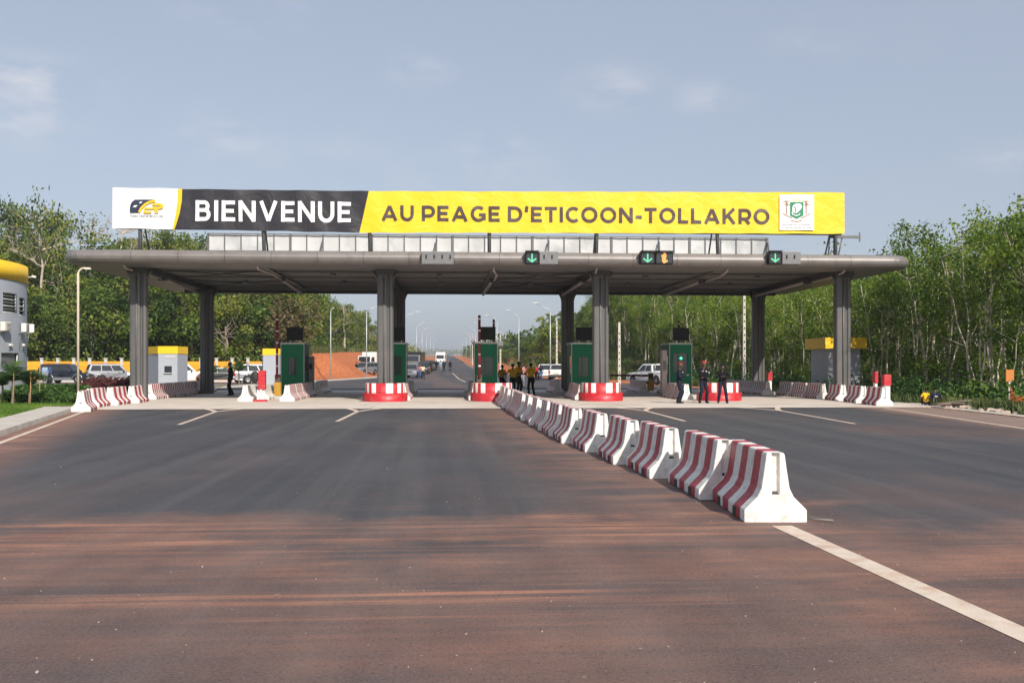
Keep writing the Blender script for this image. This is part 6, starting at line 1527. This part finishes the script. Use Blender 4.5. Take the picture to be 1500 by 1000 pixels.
for x, y in pts_:
    back = y > 190; pxx = colpx(x, y)
    cap_ = np.interp(pxx, [-50, 20, 60, 110, 150, 200, 300, 420, 470, 505, 540, 560], [358, 356, 362, 364, 360, 352, 352, 395, 425, 440, 468, 495]) + rngv.uniform(-6, 16)
    smax_ = (gz(pxx, cap_, y) - h1(x, y)) / 10.6
    if smax_ < .42: continue
    s0_, s1_ = min(.8, smax_ * .85), min(1.2, smax_)
    if rngv.random() < .07: place(dry, used_d, rngv, x, y, 'dry brownish tree on the left hill ' + sector(SECL, pxx), 'dry trees on the left hill', s0_, s1_)
    else: s_ = sector(SECL, pxx); place(fo, used_f, rngv, x, y, ('far' if back else 'dense') + ' green tree on the left hill ' + s_, ('far' if back else 'near') + ' forest trees on the left hill ' + s_, s0_, s1_)
# bare pale limbed trees standing out above the hill
for seed, px, Y, top_py, spread, leaves, lab in ((1, 60, 121, 270, 7.5, 16, 'tall pale limbed tree with thin layered crown above the office building'), (2, 178, 138, 272, 4.5, 0, 'bare branched tree rising behind the left end of the banner'), (3, 131, 140, 305, 3.5, 3, 'greyish half bare tree between the tall pale tree and the banner'),
                                                 (4, 98, 126, 372, 3.2, 4, 'bare pale branching shrub tree above the left canopy end'), (5, 505, 190, 440, 3.0, 2, 'half bare tree at the right end of the left hill')):
    o = bare_tree(seed, 10, spread, .34 if seed == 1 else .65, leaves); x = gx(px, Y); z = h1(x, Y); zt = gz(px, top_py, Y); s = max(.5, (zt - z) / (12.2 if seed == 1 else 11.2)); o.location = (x, Y, z); o.scale = (1 if s > 1.2 else s, 1 if s > 1.2 else s, s); tag(o, lab, 'tree')
for px, Y, tp, lab in ((62, 133, 290, 'broad dark tree crown right behind the tall pale limbed tree'), (8, 131, 300, 'dark tree crown at the left picture edge above the office'), (220, 140, 338, 'brownish tree seen under the left end of the banner'), (262, 142, 338, 'tree crown seen in the gap under the black part of the banner')):
    o = copy_tree(fo[int(rngv.integers(len(fo)))]); x = gx(px, Y); z = h1(x, Y); o.location = (x, Y, z); s = (gz(px, tp, Y) - z) / 11.0; o.scale = (min(s, .85), min(s, .85), s); o.rotation_euler = (0, 0, px); o['label'] = lab; del o['group']
# trees and scrub right of the far road
for px, Y, tp, wsc, lab in ((805, 150, 478, .55, 'bushy green tree right of the tallest lamp post on the grassy bank'), (792, 165, 492, .5, 'small green tree on the bank left of the white concrete pole'), (765, 190, 505, .55, 'low round tree on the bank right of the second lamp post'), (748, 215, 503, .6, 'low tree above the transformer pole'),
                            (826, 145, 470, .55, 'tree on the bank directly left of the rear third column'), (712, 330, 512, .7, 'far low tree left of the middle booth'), (722, 280, 508, .6, 'far tree behind the middle booth'), (780, 178, 500, .5, 'tree on the bank between two lamp posts')):
    o = copy_tree(fo[int(rngv.integers(len(fo)))]); x = gx(px, Y); z = h1(x, Y) - .5; o.location = (x, Y, z); s = max(.25, (gz(px, tp, Y) - z) / 11.0); o.scale = (max(wsc, s), max(wsc, s), s); o.rotation_euler = (0, 0, px); o['label'] = lab; o['group'] = 'trees on the right bank'
# dense undergrowth on the left hill and on the plantation floor
def scatter_stuff(name, n, xr, yr, cond, size, m, zspread, rng, clump=8, cs=.6, up=.3, z_off=0, aspect=.6):
    P = []; V = []; tot = 0
    while tot < n:
        k = 4000; x = rng.uniform(*xr, k); y = rng.uniform(*yr, k); ok = cond(x, y); x, y = x[ok], y[ok]
        if len(x) == 0: continue
        z = H(x, y) + z_off + np.abs(rng.normal(size=len(x))) * zspread * .5
        c = np.stack([x, y, z], 1); p = (c[:, None, :] + rng.normal(size=(len(x), clump, 3)) * np.array((cs, cs, cs * .7))).reshape(-1, 3); b = np.repeat(rng.uniform(.1, .85, len(x)), clump) + rng.normal(size=len(p)) * .12
        P.append(p); V.append(np.clip(b, 0, 1)); tot += len(p)
    P = np.concatenate(P)[:n]; V = np.concatenate(V)[:n]; hh = H(P[:, 0], P[:, 1]) + z_off; P[:, 2] = np.maximum(P[:, 2], hh + .05)
    o = leaf_object(name, P, size, rng, m, None, up=up, var=V, aspect=aspect); return tag(o, kind='stuff')
scatter_stuff('forest_undergrowth', 130000, (-95, -19.5), (105, 340), lambda x, y: (np.minimum(-20 - x, y - 107) > 0) & (np.minimum(-20 - x, y - 107) < 46) & (x / y > -.50) & (rngv.random(len(x)) < np.clip(1.4 - (y - 112) / 120, .22, 1)), .38, M['jungleaf'], 2.6, rngv, 12, .65)
scatter_stuff('plantation_undergrowth', 60000, (20.8, 50), (34, 170), lambda x, y: (x / y < .66) & (rngv.random(len(x)) < np.clip(1.25 - (x - 20.8) / 22, .1, 1) * np.clip(1.5 - (y - 36) / 90, .2, 1)), .20, M['hedgeleaf'], 1.0, rngv, 14, .28)
def blades(name, n, xr, yr, cond, hgt, m, rng, zf):
    x = np.empty(0); y = np.empty(0)
    while len(x) < n:
        a = rng.uniform(*xr, 20000); b = rng.uniform(*yr, 20000); ok = cond(a, b); x = np.concatenate([x, a[ok]]); y = np.concatenate([y, b[ok]])
    x, y = x[:n], y[:n]; z = zf(x, y); h = hgt * rng.uniform(.5, 1.4, n); th = rng.uniform(0, 2 * PI, n); w = h * .09 + .006; lx = rng.normal(size=n) * h * .35; ly = rng.normal(size=n) * h * .35
    v = np.stack([np.stack([x - np.cos(th) * w, y - np.sin(th) * w, z], 1), np.stack([x + np.cos(th) * w, y + np.sin(th) * w, z], 1), np.stack([x + lx, y + ly, z + h], 1)], 1).reshape(-1, 3)
    me = bpy.data.meshes.new(name); me.vertices.add(3 * n); me.vertices.foreach_set('co', v.reshape(-1).astype(np.float32)); me.loops.add(3 * n); me.loops.foreach_set('vertex_index', np.arange(3 * n, dtype=np.int32)); me.polygons.add(n)
    me.polygons.foreach_set('loop_start', np.arange(0, 3 * n, 3, dtype=np.int32)); me.polygons.foreach_set('loop_total', np.full(n, 3, np.int32)); me.update(calc_edges=True)
    at = me.attributes.new('leafvar', 'FLOAT', 'FACE'); at.data.foreach_set('value', np.clip(.5 + .3 * np.sin(x * .9 + 2 * np.sin(y * .7)) + rng.normal(size=n) * .18, 0, 1).astype(np.float32)); me.materials.append(m)
    o = bpy.data.objects.new(name, me); COL.objects.link(o); return tag(o, kind='stuff')
re_v = np.vectorize(right_edge); le_v = np.vectorize(left_edge)
blades('verge_grass', 60000, (18.5, 26), (28, 125), lambda x, y: (x > re_v(np.minimum(y, 60)) + 1.1 + .5 * np.sin(y * 1.7)) & (x / y < .66) & (rngv.random(len(x)) < np.clip(1.3 - (y - 30) / 100, .25, 1)), .40, M['drygrass'], rngv, lambda x, y: H(x, y) - .06)
blades('lawn_grass', 90000, (-32, -10.5), (22, 46), lambda x, y: (x < le_v(np.minimum(y, 38.6)) - 1.2) & (x / y > -.62), .085, M['grassblade'], rngv, lambda x, y: np.where(y < 41, .105, .03))
blades('lawn_grass', 26000, (-34, -16.5), (46, 76), lambda x, y: (x / y > -.47), .12, M['grassblade'], rngv, lambda x, y: np.full(len(x), .02))
blades('bank_grass', 60000, (14.5, 34), (112, 260), lambda x, y: (rngv.random(len(x)) < np.clip((x - 15) / 8, .03, 1)) & (x / y < .2), .75, M['drygrass'], rngv, lambda x, y: H(x, y) - .06)
blades('hill_grass', 30000, (-25, -17), (104, 260), lambda x, y: (rngv.random(len(x)) < np.clip((-16.5 - x) / 4, 0, 1)), .8, M['drygrass'], rngv, lambda x, y: H(x, y) - .06)
# bushes at the plantation edge, each a thing
def bush(seed, m, r=1.0, hgt=1.2, n=900, leaf=.17):
    rng = np.random.default_rng(seed); t = thing('bush', 'x', 'bush'); mb = MB(); P = []; V = []
    for k in range(12):
        a = rng.uniform(0, 6.28); c = np.array((math.cos(a) * r * rng.uniform(.1, .8), math.sin(a) * r * rng.uniform(.1, .8), hgt * rng.uniform(.2, .9))); limb(mb, (0, 0, 0), Vector(c), .02, .006, rng, 3, .1)
        q = n // 12; P.append(c + rng.normal(size=(q, 3)) * np.array((r * .26, r * .26, hgt * .2))); V.append(np.clip(rng.uniform(.2, .8) + rng.normal(size=q) * .15, 0, 1))
    P = np.concatenate(P); P[:, 2] = np.maximum(P[:, 2], .05); mb.build('stem', M['darkbark'], t); leaf_object('foliage', P, leaf, rng, m, t, up=.2, var=np.concatenate(V)); return t
bs_ = [bush(500 + i, M['hedgeleaf'], 1.1, 1.15, 850) for i in range(3)] + [bush(510, M['jungleaf'], 1.2, 1.4, 850, .22)]; used_b = set()
BPX = sorted((1275, 1310, 1335, 1352, 1385, 1405, 1425, 1440, 1462, 1482, 1495, 1170, 1150, 1140, 1320, 1370, 1450, 1290, 1420)); ORD_ = ORD + ['seventeenth', 'eighteenth', 'last']
for k, (px, Y) in enumerate(((1275, 52), (1310, 47), (1335, 45), (1352, 44), (1385, 43.5), (1405, 42), (1425, 41.5), (1440, 40.8), (1462, 40), (1482, 41), (1495, 39.5), (1170, 66), (1150, 70), (1140, 64), (1320, 52), (1370, 50), (1450, 47), (1290, 60), (1420, 52))):
    x = gx(px, Y); place(bs_, used_b, rngv, x, Y, f'{ORD_[BPX.index(px)]} leafy dark green bush from the left along the foot of the plantation', 'bushes along the right verge', .65, 1.15)
# hedge, staked palms and purple planting on the left lawn
def hedge(name, x0, x1, y0, y1, hgt, n, m, leaf, lab=None):
    rng = np.random.default_rng(77 + n); x = rng.uniform(0, 1, n); y = rng.uniform(0, 1, n); top = hgt * (.72 + .28 * np.sin(x * 23 + 3 * np.sin(y * 6)) ** 2) * (1 - .5 * np.abs(2 * y - 1) ** 3)
    P = np.stack([x0 + (x1 - x0) * x, y0 + (y1 - y0) * y, rng.uniform(.0, 1, n) ** .6 * top + .12], 1); o = leaf_object(name, P, leaf, rng, m, None, up=.3, aspect=.35); return tag(o, kind='stuff')
hedge('hedge', gx(28, 45), gx(117, 45), 43.2, 47.0, 0.72, 14000, M['hedgeleaf'], .18)
hedge('ground_cover', gx(30, 42.5), gx(112, 42.5), 41.8, 43.6, .42, 4200, M['hedgeleaf'], .14)
hedge('purple_planting', gx(128, 62), gx(190, 62), 60.5, 63.5, .85, 4200, M['purpleleaf'], .16)
hedge('purple_planting', gx(120, 60), gx(150, 60), 58, 60.2, .55, 1800, M['purpleleaf'], .15)
def palm(seed, hgt, nf, L_):
    rng = np.random.default_rng(seed); t = thing('palm_sapling', 'x', 'palm'); mb = MB(); limb(mb, (0, 0, -.05), (0, 0, hgt), .07, .045, rng, 5, .03); mb.build('trunk', M['darkbark'], t)
    P = []; mb = MB()
    for k in range(nf):
        a = k * 2.4 + rng.normal() * .2; el = rng.uniform(.55, 1.42); up_ = math.sin(el); out = math.cos(el); prev = None; fr = MB()
        pts = [Vector((math.cos(a) * out * L_ * f, math.sin(a) * out * L_ * f, hgt + up_ * L_ * f - .50 * L_ * f ** 2.4)) for f in np.linspace(0, 1, 9)]
        fr.tube(pts, [.016] * 5 + [.009] * 4, 4, caps=False); side = Vector((-math.sin(a), math.cos(a), 0))
        for i in range(1, 9):
            for s in (-1, 1):
                for e in (0, .5):
                    p = pts[i] + (pts[i - 1] - pts[i]) * e; l = L_ * .31 * (1 - .55 * abs(i / 8 - .45)); tip = p + side * s * l * .85 + (pts[i] - pts[i - 1]).normalized() * l * .45 + Vector((0, 0, -.22 * l)); w = (pts[i] - pts[i - 1]).normalized() * .030
                    fr.face([p - w, p + w, tip])
        o = fr.build('frond', M['palmleaf'], t); at = o.data.attributes.new('leafvar', 'FLOAT', 'FACE'); at.data.foreach_set('value', np.clip(rng.uniform(.2, .7) + rng.normal(size=len(o.data.polygons)) * .12, 0, 1).astype(np.float32))
    return t
pl = [palm(1, 1.0, 15, 1.75), palm(2, .9, 12, 1.4)]
for k, (px, Y, i, s, lab) in enumerate(((19, 40.5, 0, .92, 'larger young palm in front of the office building at left'), (44, 41.2, 1, .85, 'young palm tied to a stake right of the larger palm'), (4, 42, 1, .8, 'young palm at the left picture edge before the office'), (350, 84, 1, 1.25, 'young palm behind the person in black near the fence'), (310, 90, 0, .95, 'young palm by the orange fence left of the rear left column'))):
    o = pl[i] if k < 2 else copy_tree(pl[i]); o.location = (gx(px, Y), Y, .1 if Y < 60 else 0); o.rotation_euler = (0, 0, k * 1.3); o.scale = (s, s, s); tag(o, lab, 'palm', 'young palms')
for px, Y, hh, lab in ((19.5, 40.1, 1.3, 'bamboo stake at the foot of the larger young palm'), (44.5, 40.7, 1.35, 'bamboo stake beside the right young palm'), (58, 43.0, 1.7, 'bamboo stake standing in the hedge')):
    b = MB(); b.tube([(0, 0, -.05), (.02, 0, hh)], .02, 6); o = b.build('stake', mat('bamboo', (.42, .25, .12), .7)); o.location = (gx(px, Y), Y, .1); tag(o, lab, 'stake', 'bamboo stakes')
# far woods on both sides of the road to the horizon
def far_wood(name, x0, x1, y0, y1, n, hgt, rng, m):
    x = rng.uniform(x0, x1, n); y = y0 + (y1 - y0) * rng.uniform(0, 1, n) ** 1.3; k = np.sin(x * .21 + y * .05) + np.sin(y * .083 - x * .11); z = H(x, y) + rng.uniform(0, 1, n) ** .7 * hgt * (.75 + .22 * k)
    P = np.stack([x, y, z], 1); o = leaf_object(name, P, 1.7, rng, m, None, up=.2, var=np.clip(.45 + .18 * k + rng.normal(size=n) * .15, 0, 1)); return tag(o, kind='stuff')
far_wood('far_wood', 13, 70, 300, 900, 14000, 8, rngv, M['jungleaf']); far_wood('far_wood', -120, -22, 330, 900, 14000, 8.5, rngv, M['jungleaf'])
far_wood('far_wood', 26, 90, 172, 330, 9000, 8, rngv, M['jungleaf']); far_wood('far_wood', -300, 300, 1350, 1600, 9000, 9, rngv, M['jungleaf'])
far_wood('plantation_depth', 54, 66, 60, 170, 7000, 10.5, rngv, M['rubleaf'])
# haze in the air
HAZE = True
if HAZE:
    hb = MB(); hb.box((0, 700, 22), (1400, 1900, 54)); hz_ = hb.build('haze', []); hz_['kind'] = 'stuff'
    hm = bpy.data.materials.new('haze'); hm.use_nodes = True; hm.node_tree.nodes.clear(); ho = hm.node_tree.nodes.new('ShaderNodeOutputMaterial'); hv = hm.node_tree.nodes.new('ShaderNodeVolumePrincipled')
    hv.inputs['Color'].default_value = (.82, .86, .93, 1); hv.inputs['Density'].default_value = .0003; hv.inputs['Anisotropy'].default_value = .2
    hm.node_tree.links.new(hv.outputs[0], ho.inputs['Volume']); hz_.data.materials.append(hm)
